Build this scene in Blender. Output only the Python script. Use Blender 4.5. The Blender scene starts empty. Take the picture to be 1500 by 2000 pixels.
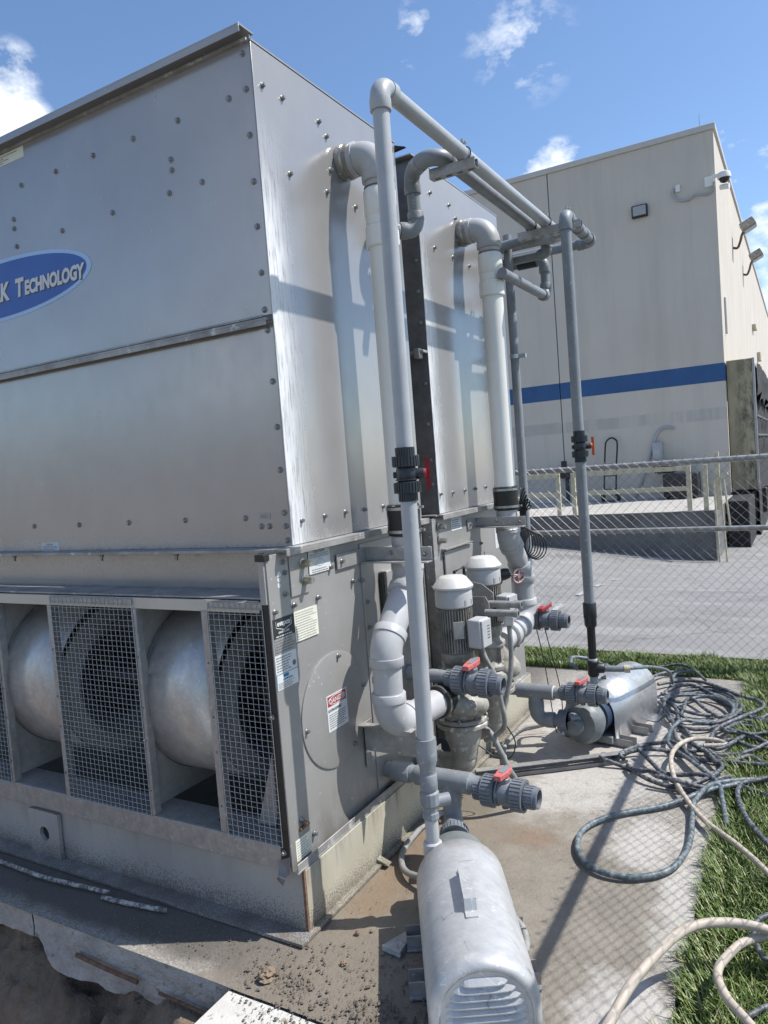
import bpy, math, random
from mathutils import Vector, Matrix, noise as mnoise
import numpy as np
random.seed(7); np.random.seed(7)
SC = bpy.context.scene; COL = SC.collection
V = Vector; rad = math.radians

# ---------------- camera, sky, sun, exposure ----------------
cd = bpy.data.cameras.new('camera'); cam = bpy.data.objects.new('camera', cd); COL.objects.link(cam)
SC.camera = cam
cd.sensor_fit = 'VERTICAL'; cd.sensor_height = 36.0; cd.lens = 1431.0/2000*36
cd.clip_start = 0.02; cd.clip_end = 3000
yaw, pit, rol = rad(-29.95), rad(-3.416), rad(-4.416)
d = V((math.sin(yaw)*math.cos(pit), math.cos(yaw)*math.cos(pit), math.sin(pit)))
r0 = V((math.cos(yaw), -math.sin(yaw), 0)); u0 = r0.cross(d)
rr = math.cos(rol)*r0 + math.sin(rol)*u0; uu = -math.sin(rol)*r0 + math.cos(rol)*u0
m = Matrix((rr, uu, -d)).transposed().to_4x4(); m.translation = V((0, 0, 1.6)); cam.matrix_world = m

SUN = V((1.0, 0.5, 1.57)).normalized()
W = bpy.data.worlds.new('World'); SC.world = W; W.use_nodes = True
N = W.node_tree.nodes; L = W.node_tree.links; N.clear()
out = N.new('ShaderNodeOutputWorld'); bg = N.new('ShaderNodeBackground'); bg.inputs[1].default_value = 0.135
sky = N.new('ShaderNodeTexSky'); sky.sky_type = 'NISHITA'; sky.sun_disc = False
sky.sun_elevation = math.asin(SUN.z); sky.sun_rotation = math.atan2(SUN.x, SUN.y)
sky.air_density = 1.0; sky.dust_density = 0.6; sky.ozone_density = 4.0; sky.altitude = 200
tc = N.new('ShaderNodeTexCoord')
def wmath(op, a, b=None, c=None, clamp=False):
    n = N.new('ShaderNodeMath'); n.operation = op; n.use_clamp = clamp
    for i, q in enumerate((a, b, c)):
        if q is None: continue
        if isinstance(q, (int, float)): n.inputs[i].default_value = q
        else: L.new(q, n.inputs[i])
    return n.outputs[0]
nz = N.new('ShaderNodeTexNoise'); nz.inputs['Scale'].default_value = 7.0; nz.inputs['Detail'].default_value = 9; nz.inputs['Roughness'].default_value = 0.62
mp = N.new('ShaderNodeMapping'); mp.inputs['Scale'].default_value = (1, 1, 1.5); mp.inputs['Location'].default_value = (.3, 1.7, .4)
L.new(tc.outputs['Generated'], mp.inputs[0]); L.new(mp.outputs[0], nz.inputs['Vector'])
CL = [((-.755, .525, .39), .070, .70), ((-.722, .523, .455), .035, .35), ((-.365, .793, .487), .040, .22), ((-.262, .845, .468), .065, .16),
      ((-.245, .905, .335), .045, .8), ((-.02, .966, .245), .12, 1.0), ((-.055, .945, .331), .04, .40),
      ((.55, .55, .45), .30, .85), ((.85, .1, .35), .32, .8), ((.7, -.5, .4), .3, .8), ((.3, .8, .35), .2, .8),
      ((-.5, -.8, .25), .3, .8), ((-.1, -.9, .4), .25, .7), ((.75, .62, .2), .22, .9), ((.9, -.15, .75), .3, .7)]
acc = None
for c, s, k in CL:
    cv = V(c).normalized()
    dp = N.new('ShaderNodeVectorMath'); dp.operation = 'DISTANCE'; L.new(tc.outputs['Generated'], dp.inputs[0]); dp.inputs[1].default_value = cv
    e = wmath('MULTIPLY_ADD', dp.outputs['Value'], -k/s, k)     # k at the centre, 0 at radius s
    acc = e if acc is None else wmath('MAXIMUM', acc, e)
dens = wmath('MULTIPLY_ADD', nz.outputs['Fac'], 4.2, -2.3)
dens = wmath('ADD', dens, acc)
dens = wmath('MULTIPLY', dens, 1.7, clamp=True)
dens = wmath('MULTIPLY', dens, wmath('MULTIPLY', wmath('ADD', acc, 0.02), 8.0, clamp=True), clamp=True)
mixc = N.new('ShaderNodeMix'); mixc.data_type = 'RGBA'
L.new(dens, mixc.inputs['Factor']); 
hs = N.new('ShaderNodeHueSaturation'); hs.inputs['Saturation'].default_value = 1.03; hs.inputs['Value'].default_value = 1.03
L.new(sky.outputs[0], hs.inputs['Color'])
L.new(hs.outputs[0], mixc.inputs['A']); mixc.inputs['B'].default_value = (6.6, 6.85, 7.2, 1)
L.new(mixc.outputs['Result'], bg.inputs[0]); L.new(bg.outputs[0], out.inputs[0])

sd = bpy.data.lights.new('sun', 'SUN'); sd.energy = 4.6; sd.angle = rad(0.5); sd.color = (1, .96, .90)
so = bpy.data.objects.new('sun', sd); COL.objects.link(so); so.rotation_euler = SUN.to_track_quat('Z', 'Y').to_euler()
so.location = (8, 4, 12)
vs = SC.view_settings; vs.view_transform = 'Standard'; vs.look = 'None'; vs.gamma = 1; vs.exposure = 0.46; vs.use_curve_mapping = False
SC.display_settings.display_device = 'sRGB'
SC.render.engine = 'CYCLES'

# ---------------- helpers ----------------
class MB:
    def __init__(s): s.v = []; s.f = []
    def add(s, vs_, fs):
        b = len(s.v); s.v += [tuple(q) for q in vs_]; s.f += [tuple(b+i for i in f) for f in fs]; return s
    def box(s, x0, x1, y0, y1, z0, z1):
        return s.add([(x, y, z) for z in (z0, z1) for x, y in ((x0, y0), (x1, y0), (x1, y1), (x0, y1))],
                     [(3, 2, 1, 0), (4, 5, 6, 7), (0, 1, 5, 4), (1, 2, 6, 5), (2, 3, 7, 6), (3, 0, 4, 7)])
    def obox(s, c, size, R):
        c = V(c); hx, hy, hz = [q/2 for q in size]
        return s.add([c + R @ V((x, y, z)) for z in (-hz, hz) for x, y in ((-hx, -hy), (hx, -hy), (hx, hy), (-hx, hy))],
                     [(3, 2, 1, 0), (4, 5, 6, 7), (0, 1, 5, 4), (1, 2, 6, 5), (2, 3, 7, 6), (3, 0, 4, 7)])
    def lathe(s, prof, o, ax, seg=24, cap0=True, cap1=True):
        o = V(o); ax = V(ax).normalized(); t = V((0, 0, 1)) if abs(ax.z) < .9 else V((1, 0, 0))
        a = ax.cross(t).normalized(); b = ax.cross(a)
        vs_ = []; fs = []
        for r, h in prof:
            for i in range(seg):
                t_ = 2*math.pi*i/seg; vs_.append(o + ax*h + (a*math.cos(t_) + b*math.sin(t_))*r)
        for j in range(len(prof)-1):
            for i in range(seg):
                k = (i+1) % seg; fs.append((j*seg+i, j*seg+k, (j+1)*seg+k, (j+1)*seg+i))
        if cap0: fs.append(tuple(range(seg-1, -1, -1)))
        if cap1: n = (len(prof)-1)*seg; fs.append(tuple(range(n, n+seg)))
        return s.add(vs_, fs)
    def cyl(s, p0, p1, r, r2=None, seg=20, cap=True):
        p0 = V(p0); p1 = V(p1); return s.lathe([(r, 0), (r if r2 is None else r2, (p1-p0).length)], p0, p1-p0, seg, cap, cap)
    def tube(s, pts, r, seg=10, closed=False, cap=True):
        pts = [V(p) for p in pts]; n = len(pts); rs = r if isinstance(r, (list, tuple)) else [r]*n
        vs_ = []; fs = []; a = None
        for i in range(n):
            if closed: t = pts[(i+1) % n]-pts[i-1]
            else: t = pts[min(i+1, n-1)]-pts[max(i-1, 0)]
            t = t.normalized() if t.length > 1e-9 else V((0, 0, 1))
            if a is None:
                h = V((0, 0, 1)) if abs(t.z) < .9 else V((1, 0, 0)); a = t.cross(h).normalized()
            else: a = (a - t*a.dot(t)).normalized()
            b = t.cross(a)
            for k in range(seg):
                q = 2*math.pi*k/seg; vs_.append(pts[i] + (a*math.cos(q)+b*math.sin(q))*rs[i])
        for i in range(n if closed else n-1):
            j = (i+1) % n
            for k in range(seg):
                l = (k+1) % seg; fs.append((i*seg+k, i*seg+l, j*seg+l, j*seg+k))
        if cap and not closed: fs.append(tuple(range(seg-1, -1, -1))); fs.append(tuple(range((n-1)*seg, n*seg)))
        return s.add(vs_, fs)
    def prism(s, poly, vec):
        p = [V(q) for q in poly]; n = len(p); vec = V(vec)
        return s.add(p+[q+vec for q in p], [tuple(range(n-1, -1, -1)), tuple(range(n, 2*n))] + [(i, (i+1) % n, n+(i+1) % n, n+i) for i in range(n)])

def tag(o, label=None, cat=None, group=None, kind=None):
    if label: o['label'] = label
    if cat: o['category'] = cat
    if group: o['group'] = group
    if kind: o['kind'] = kind
    return o
def thing(name, label, cat, loc, group=None):
    o = bpy.data.objects.new(name, None); COL.objects.link(o); o.location = loc; o.empty_display_size = .1
    return tag(o, label, cat, group)
ORG = {}
def wloc(p):
    v = V((0, 0, 0))
    while p is not None: v = v + p.location; p = p.parent
    return v
def obj(name, mb, mat, parent=None, smooth=40, bevel=0, shadow_fix=True):
    me = bpy.data.meshes.new(name); off = wloc(parent)
    me.from_pydata([(x-off.x, y-off.y, z-off.z) for x, y, z in mb.v], [], mb.f)
    me.materials.append(mat)
    o = bpy.data.objects.new(name, me); COL.objects.link(o); o.parent = parent
    bad = me.validate()
    import bmesh
    bm = bmesh.new(); bm.from_mesh(me); bmesh.ops.recalc_face_normals(bm, faces=bm.faces); bm.to_mesh(me); bm.free()
    if smooth:
        me.polygons.foreach_set('use_smooth', [True]*len(me.polygons)); me.set_sharp_from_angle(angle=rad(smooth))
    if bevel:
        b = o.modifiers.new('bevel', 'BEVEL'); b.width = bevel; b.segments = 2; b.limit_method = 'ANGLE'; b.angle_limit = rad(35); b.harden_normals = False
    return o
def inst(name, me, loc, parent, rot=None):          # shared mesh data; me is built round its own origin
    o = bpy.data.objects.new(name, me); COL.objects.link(o); o.parent = parent
    o.location = V(loc) - wloc(parent)
    if rot is not None: o.rotation_euler = rot
    return o
def text(parent, s, size, loc, rot, mat, ext=.0004, shear=0, offset=0, align='LEFT', xs=1.0, name='lettering'):
    c = bpy.data.curves.new('t', 'FONT'); c.body = s; c.size = size; c.extrude = ext; c.shear = shear; c.offset = offset; c.align_x = align
    c.resolution_u = 3
    t = bpy.data.objects.new('t', c); COL.objects.link(t)
    dg = bpy.context.evaluated_depsgraph_get(); me = bpy.data.meshes.new_from_object(t.evaluated_get(dg))
    bpy.data.objects.remove(t); me.name = name; me.materials.clear(); me.materials.append(mat)
    o = bpy.data.objects.new(name, me); COL.objects.link(o); o.parent = parent; o.location = V(loc)-wloc(parent); o.rotation_euler = rot; o.scale = (xs, 1, 1)
    return o

# ---------------- materials ----------------
def newmat(name):
    mt = bpy.data.materials.new(name); mt.use_nodes = True; nt = mt.node_tree; return mt, nt, nt.nodes['Principled BSDF']
def nnode(nt, scale, detail=6, rough=.6, sc=(1, 1, 1), loc=(0, 0, 0)):
    g = nt.nodes.new('ShaderNodeNewGeometry'); mp = nt.nodes.new('ShaderNodeMapping'); mp.inputs['Scale'].default_value = sc; mp.inputs['Location'].default_value = loc
    n = nt.nodes.new('ShaderNodeTexNoise'); n.inputs['Scale'].default_value = scale; n.inputs['Detail'].default_value = detail; n.inputs['Roughness'].default_value = rough
    nt.links.new(g.outputs['Position'], mp.inputs[0]); nt.links.new(mp.outputs[0], n.inputs['Vector']); return n.outputs['Fac']
def ramp(nt, fac, stops):
    r = nt.nodes.new('ShaderNodeValToRGB'); nt.links.new(fac, r.inputs[0]); e = r.color_ramp.elements
    while len(e) < len(stops): e.new(.5)
    for i, (p, c) in enumerate(stops):
        e[i].position = p; e[i].color = (*c, 1) if isinstance(c, tuple) else (c, c, c, 1)
    return r.outputs[0]
def mixrgb(nt, f, a, b, mode='MIX'):
    n = nt.nodes.new('ShaderNodeMix'); n.data_type = 'RGBA'; n.blend_type = mode
    for k, q in (('Factor', f), ('A', a), ('B', b)):
        if isinstance(q, (int, float)): n.inputs[k].default_value = q
        elif isinstance(q, tuple): n.inputs[k].default_value = (*q, 1)
        else: nt.links.new(q, n.inputs[k])
    return n.outputs['Result']
def mth(nt, op, a, b=0.0, clamp=False):
    n = nt.nodes.new('ShaderNodeMath'); n.operation = op; n.use_clamp = clamp
    for i, q in enumerate((a, b)):
        if isinstance(q, (int, float)): n.inputs[i].default_value = q
        else: nt.links.new(q, n.inputs[i])
    return n.outputs[0]
def xyz(nt):
    g = nt.nodes.new('ShaderNodeNewGeometry'); s = nt.nodes.new('ShaderNodeSeparateXYZ'); nt.links.new(g.outputs['Position'], s.inputs[0]); return s.outputs
def mrange(nt, v, a, b, c=0., d_=1.):
    n = nt.nodes.new('ShaderNodeMapRange'); n.interpolation_type = 'SMOOTHSTEP'; nt.links.new(v, n.inputs[0])
    for i, q in enumerate((a, b, c, d_)): n.inputs[i+1].default_value = q
    return n.outputs[0]
def bump(nt, bs, h, strength=.2, dist=.01, prev=None):
    b = nt.nodes.new('ShaderNodeBump'); b.inputs['Strength'].default_value = strength; b.inputs['Distance'].default_value = dist
    nt.links.new(h, b.inputs['Height'])
    if prev is not None: nt.links.new(prev, b.inputs['Normal'])
    nt.links.new(b.outputs[0], bs.inputs['Normal']); return b.outputs[0]
def surf(name, c1, c2=None, scale=8, rough=.5, metal=0., bmp=.1, fine=120, sc=(1, 1, 1), spots=None, lo=.35, hi=.65, dist=.003, spec=.5):
    mt, nt, bs = newmat(name); c2 = c2 or tuple(q*.75 for q in c1)
    f = nnode(nt, scale, 7, .65, sc); col = ramp(nt, f, [(lo, c1), (hi, c2)])
    if spots:
        f2 = nnode(nt, spots[0], 4, .7, sc, (3, 1, 2)); col = mixrgb(nt, ramp(nt, f2, [(spots[1], 0.), (spots[1]+.06, 1.)]), col, spots[2])
    nt.links.new(col, bs.inputs['Base Color']); bs.inputs['Metallic'].default_value = metal; bs.inputs['Specular IOR Level'].default_value = spec
    rf = ramp(nt, nnode(nt, scale*2.3, 5), [(.3, max(rough-.09, .03)), (.7, min(1., rough+.1))]); nt.links.new(rf, bs.inputs['Roughness'])
    if bmp: bump(nt, bs, nnode(nt, fine, 4), bmp, dist)
    return mt
M = {}
M['pvc'] = surf('grey_pvc', (.37, .385, .40), (.31, .325, .345), 6, .42, bmp=.06, spots=(25, .63, (.40, .41, .42)))
M['pvc_dark'] = surf('dark_grey_pvc', (.022, .028, .036), (.017, .022, .028), 9, .4, bmp=.06, spots=(40, .68, (.10, .11, .12)))
M['pvc_valve'] = surf('valve_grey_pvc', (.17, .19, .215), (.125, .14, .165), 14, .45, bmp=.06, spots=(50, .6, (.27, .28, .30)))
M['pvc_mid'] = surf('weathered_grey_pvc', (.22, .24, .26), (.17, .185, .20), 9, .5, bmp=.1, spots=(45, .60, (.30, .31, .32)))
M['white'] = surf('white_pvc', (.74, .73, .69), (.66, .65, .61), 3, .38, bmp=.02, sc=(1, 1, .3))
M['white_grey'] = surf('pale_grey_pvc', (.43, .435, .445), (.36, .365, .375), 5, .42, bmp=.05, spots=(30, .64, (.52, .52, .52)))
M['rubber'] = surf('black_rubber', (.012, .012, .012), (.02, .02, .02), 20, .35, spots=(45, .66, (.12, .12, .12)))
M['steel'] = surf('clean_steel', (.5, .5, .5), (.38, .38, .38), 20, .3, .9, .05)
M['galv'] = surf('galvanised_steel', (.38, .375, .365), (.29, .285, .28), 30, .45, .45, .08, spots=(60, .6, (.46, .47, .48)))
M['galv_dirty'] = surf('stained_galvanised_steel', (.36, .36, .35), (.22, .21, .20), 9, .55, .35, .12, spots=(22, .6, (.5, .5, .48)))
M['galv_dark'] = surf('dark_galvanised_and_shade', (.19, .19, .195), (.13, .13, .135), 14, .5, .4, .1)  # dark zinc tone, also paints shade onto gap panels and the fan bay
M['darkgap'] = surf('dark_interior_shade', (.02, .02, .022), (.012, .012, .012), 10, .8)  # near-black fill that paints the shade inside gaps, bores and recesses
M['bolt'] = surf('bolt_metal', (.30, .30, .30), (.18, .18, .18), 60, .4, .7)
M['nut'] = surf('bright_bolt_metal', (.5, .48, .42), (.3, .28, .24), 60, .35, .8)
M['red'] = surf('faded_red_plastic', (.50, .13, .125), (.42, .09, .09), 25, .6, spots=(60, .60, (.58, .26, .24)))
M['red_dk'] = surf('red_plastic', (.36, .03, .035), (.28, .022, .03), 25, .5)
M['orange'] = surf('faded_orange_plastic', (.65, .16, .045), (.55, .13, .04), 25, .55)
M['teal'] = surf('handle_insert_grey', (.17, .24, .26), (.14, .2, .22), 30, .5)
M['pink'] = surf('pink_handwheel_paint', (.5, .33, .34), (.38, .22, .22), 40, .5)
M['black'] = surf('black_metal', (.012, .012, .013), (.02, .02, .02), 20, .45)
M['cream'] = surf('cream_paper', (.66, .66, .56), (.6, .6, .5), 20, .6, bmp=0)
M['paper'] = surf('white_label', (.6, .62, .62), (.52, .54, .55), 20, .55, bmp=0)
M['ink'] = surf('label_print', (.1, .1, .1), (.14, .14, .14), 20, .6, bmp=0)
M['label_black'] = surf('black_label', (.02, .02, .022), (.03, .03, .03), 20, .5, bmp=0)
M['label_blue'] = surf('teal_print', (.02, .16, .24), (.03, .18, .26), 20, .5, bmp=0)
M['label_red'] = surf('danger_red', (.35, .04, .05), (.3, .035, .045), 20, .5, bmp=0)
M['yellow'] = surf('yellow_sticker', (.75, .62, .03), (.7, .55, .03), 20, .5, bmp=0)
M['logo_blue'] = surf('logo_blue', (.032, .105, .37), (.028, .09, .33), 4, .4, bmp=0)
M['logo_light'] = surf('logo_border_blue', (.36, .52, .74), (.33, .48, .7), 4, .4, bmp=0)
M['logo_white'] = surf('logo_lettering', (.62, .62, .60), (.55, .55, .53), 10, .5, bmp=0)
M['cover'] = surf('hammered_silver_paint', (.50, .505, .51), (.38, .385, .395), 34, .42, .35, .3, 45, spots=(30, .60, (.62, .62, .62)), dist=.003, sc=(1, 1.6, .6))
M['aluminium'] = surf('brushed_aluminium', (.58, .59, .60), (.50, .51, .52), 14, .38, .7, .06, 90, sc=(.3, .3, 3))
M['motor'] = surf('beige_grey_motor_paint', (.30, .295, .27), (.16, .15, .13), 13, .5, .1, .15, spots=(28, .6, (.09, .075, .055)))
M['motor_cap'] = surf('pale_motor_paint', (.56, .56, .55), (.44, .44, .43), 10, .45, .1, .05)
M['cast'] = surf('stained_cast_iron', (.34, .33, .30), (.17, .155, .13), 10, .65, .1, .4, 60, spots=(22, .57, (.46, .45, .42)), dist=.005)
M['cast_dark'] = surf('grey_cast_iron', (.20, .22, .22), (.13, .145, .15), 12, .55, .1, .3, 60, dist=.005)
M['blue_motor'] = surf('dark_blue_paint', (.012, .028, .055), (.02, .04, .08), 12, .5)
M['hose'] = surf('dusty_black_hose', (.035, .042, .052), (.29, .30, .315), 60, .55, lo=.44, hi=.72, bmp=.2, spots=(14, .60, (.15, .155, .165)))
M['hose_teal'] = surf('dusty_dark_teal_hose', (.055, .085, .10), (.27, .29, .30), 55, .5, lo=.42, hi=.72, bmp=.15)
M['hose_tan'] = surf('tan_hose', (.47, .41, .34), (.38, .33, .27), 18, .6, bmp=.15, spots=(30, .62, (.56, .52, .46)))
M['conduit'] = surf('grey_conduit', (.28, .28, .27), (.18, .18, .175), 25, .6, bmp=.2)
M['cable'] = surf('black_cable', (.013, .013, .015), (.03, .03, .03), 30, .4)
def beamm(name, a, b, drip):
    mt, nt, bs = newmat(name); X, Y, Z = xyz(nt)
    c = ramp(nt, nnode(nt, 4, 6, .6, (1, 1, .35)), [(.3, a), (.7, b)])
    sp = nnode(nt, 150, 3, .8); dens = mrange(nt, mth(nt, 'ADD', Z, mth(nt, 'MULTIPLY', nnode(nt, 6, 4), .10)), .20, .06, 0., .20)
    sp = mth(nt, 'ADD', sp, dens); c = mixrgb(nt, mth(nt, 'MULTIPLY', ramp(nt, sp, [(.62, 0.), (.70, 1.)]), .75), c, (.10, .09, .08))
    low = mth(nt, 'MULTIPLY', mrange(nt, Z, .05, .015), ramp(nt, nnode(nt, 9, 7, .75), [(.42, 0.), (.6, 1.)])); c = mixrgb(nt, mth(nt, 'MULTIPLY', low, .7), c, (.13, .11, .09))
    dr = mth(nt, 'MULTIPLY', mrange(nt, Z, .10, .24), ramp(nt, nnode(nt, 14, 6, .7, (1, 1, .08)), [(.5, 0.), (.66, 1.)])); c = mixrgb(nt, mth(nt, 'MULTIPLY', dr, drip), c, (.16, .13, .10))
    nt.links.new(c, bs.inputs['Base Color']); bs.inputs['Roughness'].default_value = .55; bs.inputs['Metallic'].default_value = .12; bump(nt, bs, nnode(nt, 60, 4), .12, .003); return mt
M['beam'] = beamm('stained_steel_beam', (.40, .39, .37), (.32, .31, .295), .35); M['beam_end'] = beamm('stained_cream_beam', (.50, .48, .40), (.40, .38, .30), .75)
M['trim'] = surf('pale_steel_trim', (.50, .48, .44), (.44, .42, .38), 5, .4, .3, .05)
M['rust'] = surf('rusty_steel', (.11, .06, .035), (.20, .12, .075), 50, .9, bmp=.6)
M['ycream'] = surf('cream_rail_paint', (.52, .475, .33), (.42, .38, .27), 8, .55, bmp=.05)
M['stone'] = surf('grey_brown_stone', (.18, .155, .125), (.11, .09, .07), 30, .9, bmp=.4, fine=60, dist=.01)
M['wire'] = surf('galvanised_wire', (.25, .25, .25), (.17, .17, .17), 30, .4, .6, 0)
M['screen'] = surf('dull_screen_wire', (.46, .46, .45), (.34, .34, .33), 60, .5, .4, 0)
M['glass'] = surf('lamp_glass', (.35, .36, .36), (.3, .3, .3), 5, .2, bmp=0)
M['housing'] = surf('galvanised_fan_housing', (.52, .515, .50), (.42, .415, .40), 26, .38, .5, .12, 90, spots=(75, .60, (.62, .62, .60)))

def casing(name, base, refl, mineral):
    mt, nt, bs = newmat(name)
    X, Y, Z = xyz(nt)
    n1 = nnode(nt, 2.2, 5, .6); col = ramp(nt, n1, [(.3, tuple(q*.92 for q in base)), (.7, tuple(q*1.06 for q in base))])
    # faint vertical run marks
    f = nnode(nt, 5, 6, .7, (9, 9, .5)); col = mixrgb(nt, mth(nt, 'MULTIPLY', ramp(nt, f, [(.55, 0.), (.72, 1.)]), .12), col, tuple(min(1, q*1.25) for q in base))
    rough = ramp(nt, nnode(nt, 6, 5, .6, (2, 2, 1)), [(.3, refl-.03), (.7, refl+.05)])
    if mineral:   # scale deposits run down beside the near corner of each casing
        jag = nnode(nt, 2.2, 3, .5, (1, 1, 2.2), (5, 5, 5))
        y2 = mth(nt, 'ADD', Y, mth(nt, 'MULTIPLY', jag, .09))
        zf = mrange(nt, Z, 2.95, 2.3, 0., 1.)
        s = nnode(nt, 10, 8, .75, (1, 9, .7))
        g = None
        for y0 in mineral:
            a = mth(nt, 'MULTIPLY', mrange(nt, y2, y0+.21, y0+.06), mrange(nt, Y, y0-.2, y0-.04)); g = a if g is None else mth(nt, 'MAXIMUM', g, a)
        k = mth(nt, 'MULTIPLY', g, zf); k = mth(nt, 'MULTIPLY', k, ramp(nt, s, [(.36, 0.), (.52, 1.)]), True)
        col = mixrgb(nt, mth(nt, 'MULTIPLY', k, .85), col, (.78, .79, .80))
        rough = mixrgb(nt, k, rough, (.75, .75, .75))
    lo = mrange(nt, mth(nt, 'ADD', Z, mth(nt, 'MULTIPLY', nnode(nt, 9, 6, .7, (1, 1, .5)), .12)), 1.47, 1.40)   # scale along the bottom edge
    lo = mth(nt, 'MULTIPLY', lo, ramp(nt, nnode(nt, 26, 7, .75), [(.45, 0.), (.7, .8)]))
    lo = mth(nt, 'MULTIPLY', lo, mrange(nt, Z, 1.2, 1.33))
    col = mixrgb(nt, mth(nt, 'MULTIPLY', lo, .4), col, (.55, .56, .58)); rough = mixrgb(nt, lo, rough, (.6, .6, .6))
    nt.links.new(col, bs.inputs['Base Color']); nt.links.new(rough, bs.inputs['Roughness']); bs.inputs['Metallic'].default_value = .52 if mineral is None else .45
    b1 = bump(nt, bs, nnode(nt, 1.7, 2, .4), .35, .012)
    return mt
M['casing'] = casing('stainless_casing', (.365, .358, .352), .22, (2.085, 3.27))
M['casing_front'] = casing('stainless_casing_front', (.385, .372, .36), .23, None)
def galvp(name):     # speckled zinc panel
    mt, nt, bs = newmat(name)
    f = nnode(nt, 3, 6, .6); col = ramp(nt, f, [(.3, (.37, .365, .355)), (.7, (.30, .295, .285))])
    v = nt.nodes.new('ShaderNodeTexVoronoi'); v.inputs['Scale'].default_value = 34; g = nt.nodes.new('ShaderNodeNewGeometry'); nt.links.new(g.outputs['Position'], v.inputs['Vector'])
    dots = mth(nt, 'MULTIPLY', ramp(nt, v.outputs['Distance'], [(.08, 1.), (.17, 0.)]), ramp(nt, nnode(nt, 8, 4, .6), [(.45, 0.), (.6, 1.)]))
    col = mixrgb(nt, mth(nt, 'MULTIPLY', dots, .8), col, (.58, .58, .57))
    X, Y, Z = xyz(nt)
    dirt = mth(nt, 'MULTIPLY', mrange(nt, Z, .5, .25), ramp(nt, nnode(nt, 9, 6, .7, (1, 1, .4)), [(.4, 0.), (.65, 1.)]))
    col = mixrgb(nt, mth(nt, 'MULTIPLY', dirt, .6), col, (.17, .155, .13))
    nt.links.new(col, bs.inputs['Base Color']); bs.inputs['Metallic'].default_value = .4; bs.inputs['Roughness'].default_value = .48
    bump(nt, bs, nnode(nt, 140, 4), .1, .002); return mt
M['galv_panel'] = galvp('speckled_zinc_panel')

def scratchy(name, a, b):      # silver hammered paint with dark scratches, runs and grime
    mt, nt, bs = newmat(name); X, Y, Z = xyz(nt)
    c = ramp(nt, nnode(nt, 30, 6, .7, (1, 1.6, .6)), [(.3, a), (.7, b)])
    c = mixrgb(nt, mth(nt, 'MULTIPLY', ramp(nt, nnode(nt, 4, 7, .7), [(.45, 0.), (.7, 1.)]), .5), c, tuple(q*1.22 for q in a))
    v1 = nnode(nt, 5, 3, .5, (1, 1, 1), (3, 3, 3)); line = mth(nt, 'ABSOLUTE', mth(nt, 'SUBTRACT', v1, .5))
    k = mth(nt, 'MULTIPLY', ramp(nt, line, [(.0, 1.), (.006, 0.)]), ramp(nt, nnode(nt, 7, 5, .7, loc=(9, 2, 1)), [(.52, 0.), (.6, 1.)]))
    c = mixrgb(nt, mth(nt, 'MULTIPLY', k, .8), c, (.10, .10, .10))
    v2 = nnode(nt, 11, 2, .5, (1, 2.5, 1), (8, 3, 3)); l2 = mth(nt, 'ABSOLUTE', mth(nt, 'SUBTRACT', v2, .52))
    k2 = mth(nt, 'MULTIPLY', ramp(nt, l2, [(.0, 1.), (.012, 0.)]), ramp(nt, nnode(nt, 5, 4, .7, loc=(1, 7, 1)), [(.5, 0.), (.58, 1.)]))
    c = mixrgb(nt, mth(nt, 'MULTIPLY', k2, .7), c, (.72, .72, .72))
    d_ = mth(nt, 'MULTIPLY', mrange(nt, Z, .13, .0), ramp(nt, nnode(nt, 16, 7, .75), [(.38, 0.), (.62, 1.)])); c = mixrgb(nt, mth(nt, 'MULTIPLY', d_, .6), c, (.19, .17, .14))
    nt.links.new(c, bs.inputs['Base Color']); bs.inputs['Metallic'].default_value = .3; nt.links.new(ramp(nt, nnode(nt, 18, 5), [(.3, .34), (.7, .55)]), bs.inputs['Roughness'])
    b1 = bump(nt, bs, nnode(nt, 45, 4, .6), .35, .003); bump(nt, bs, nnode(nt, 6, 3, .5), .3, .01, b1); return mt
M['cover'] = scratchy('scratched_cover', (.47, .472, .475), (.37, .375, .38))
# ================= SETTING =================
def grid(name, xs, ys, zf, mat, skip=None, kind='structure'):
    mb = MB(); nx = len(xs); ny = len(ys)
    mb.v = [(x, y, zf(x, y)) for y in ys for x in xs]
    for j in range(ny-1):
        for i in range(nx-1):
            if skip and skip((xs[i]+xs[i+1])/2, (ys[j]+ys[j+1])/2): continue
            mb.f.append((j*nx+i, j*nx+i+1, (j+1)*nx+i+1, (j+1)*nx+i))
    o = obj(name, mb, mat, smooth=60); return tag(o, kind=kind)
# asphalt
mt, nt, bs = newmat('worn_asphalt')
c = ramp(nt, nnode(nt, .8, 6, .6), [(.3, (.215, .21, .205)), (.7, (.165, .163, .162))])
c = mixrgb(nt, ramp(nt, nnode(nt, 90, 4, .8), [(.40, .0), (.62, .55)]), c, (.30, .295, .285))
c = mixrgb(nt, ramp(nt, nnode(nt, 1.6, 7, .75, (.35, 1, 1), (3, 1, 0)), [(.55, 0.), (.68, .6)]), c, (.36, .355, .35))
v = nt.nodes.new('ShaderNodeTexVoronoi'); v.feature = 'DISTANCE_TO_EDGE'; v.inputs['Scale'].default_value = .42
g = nt.nodes.new('ShaderNodeNewGeometry'); wp = nt.nodes.new('ShaderNodeVectorMath'); wp.operation = 'ADD'; nn = nt.nodes.new('ShaderNodeTexNoise'); nn.inputs['Scale'].default_value = 1.2; nn.inputs['Detail'].default_value = 6
nt.links.new(g.outputs['Position'], nn.inputs['Vector']); nt.links.new(g.outputs['Position'], wp.inputs[0]); nt.links.new(nn.outputs['Color'], wp.inputs[1]); nt.links.new(wp.outputs[0], v.inputs['Vector'])
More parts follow.
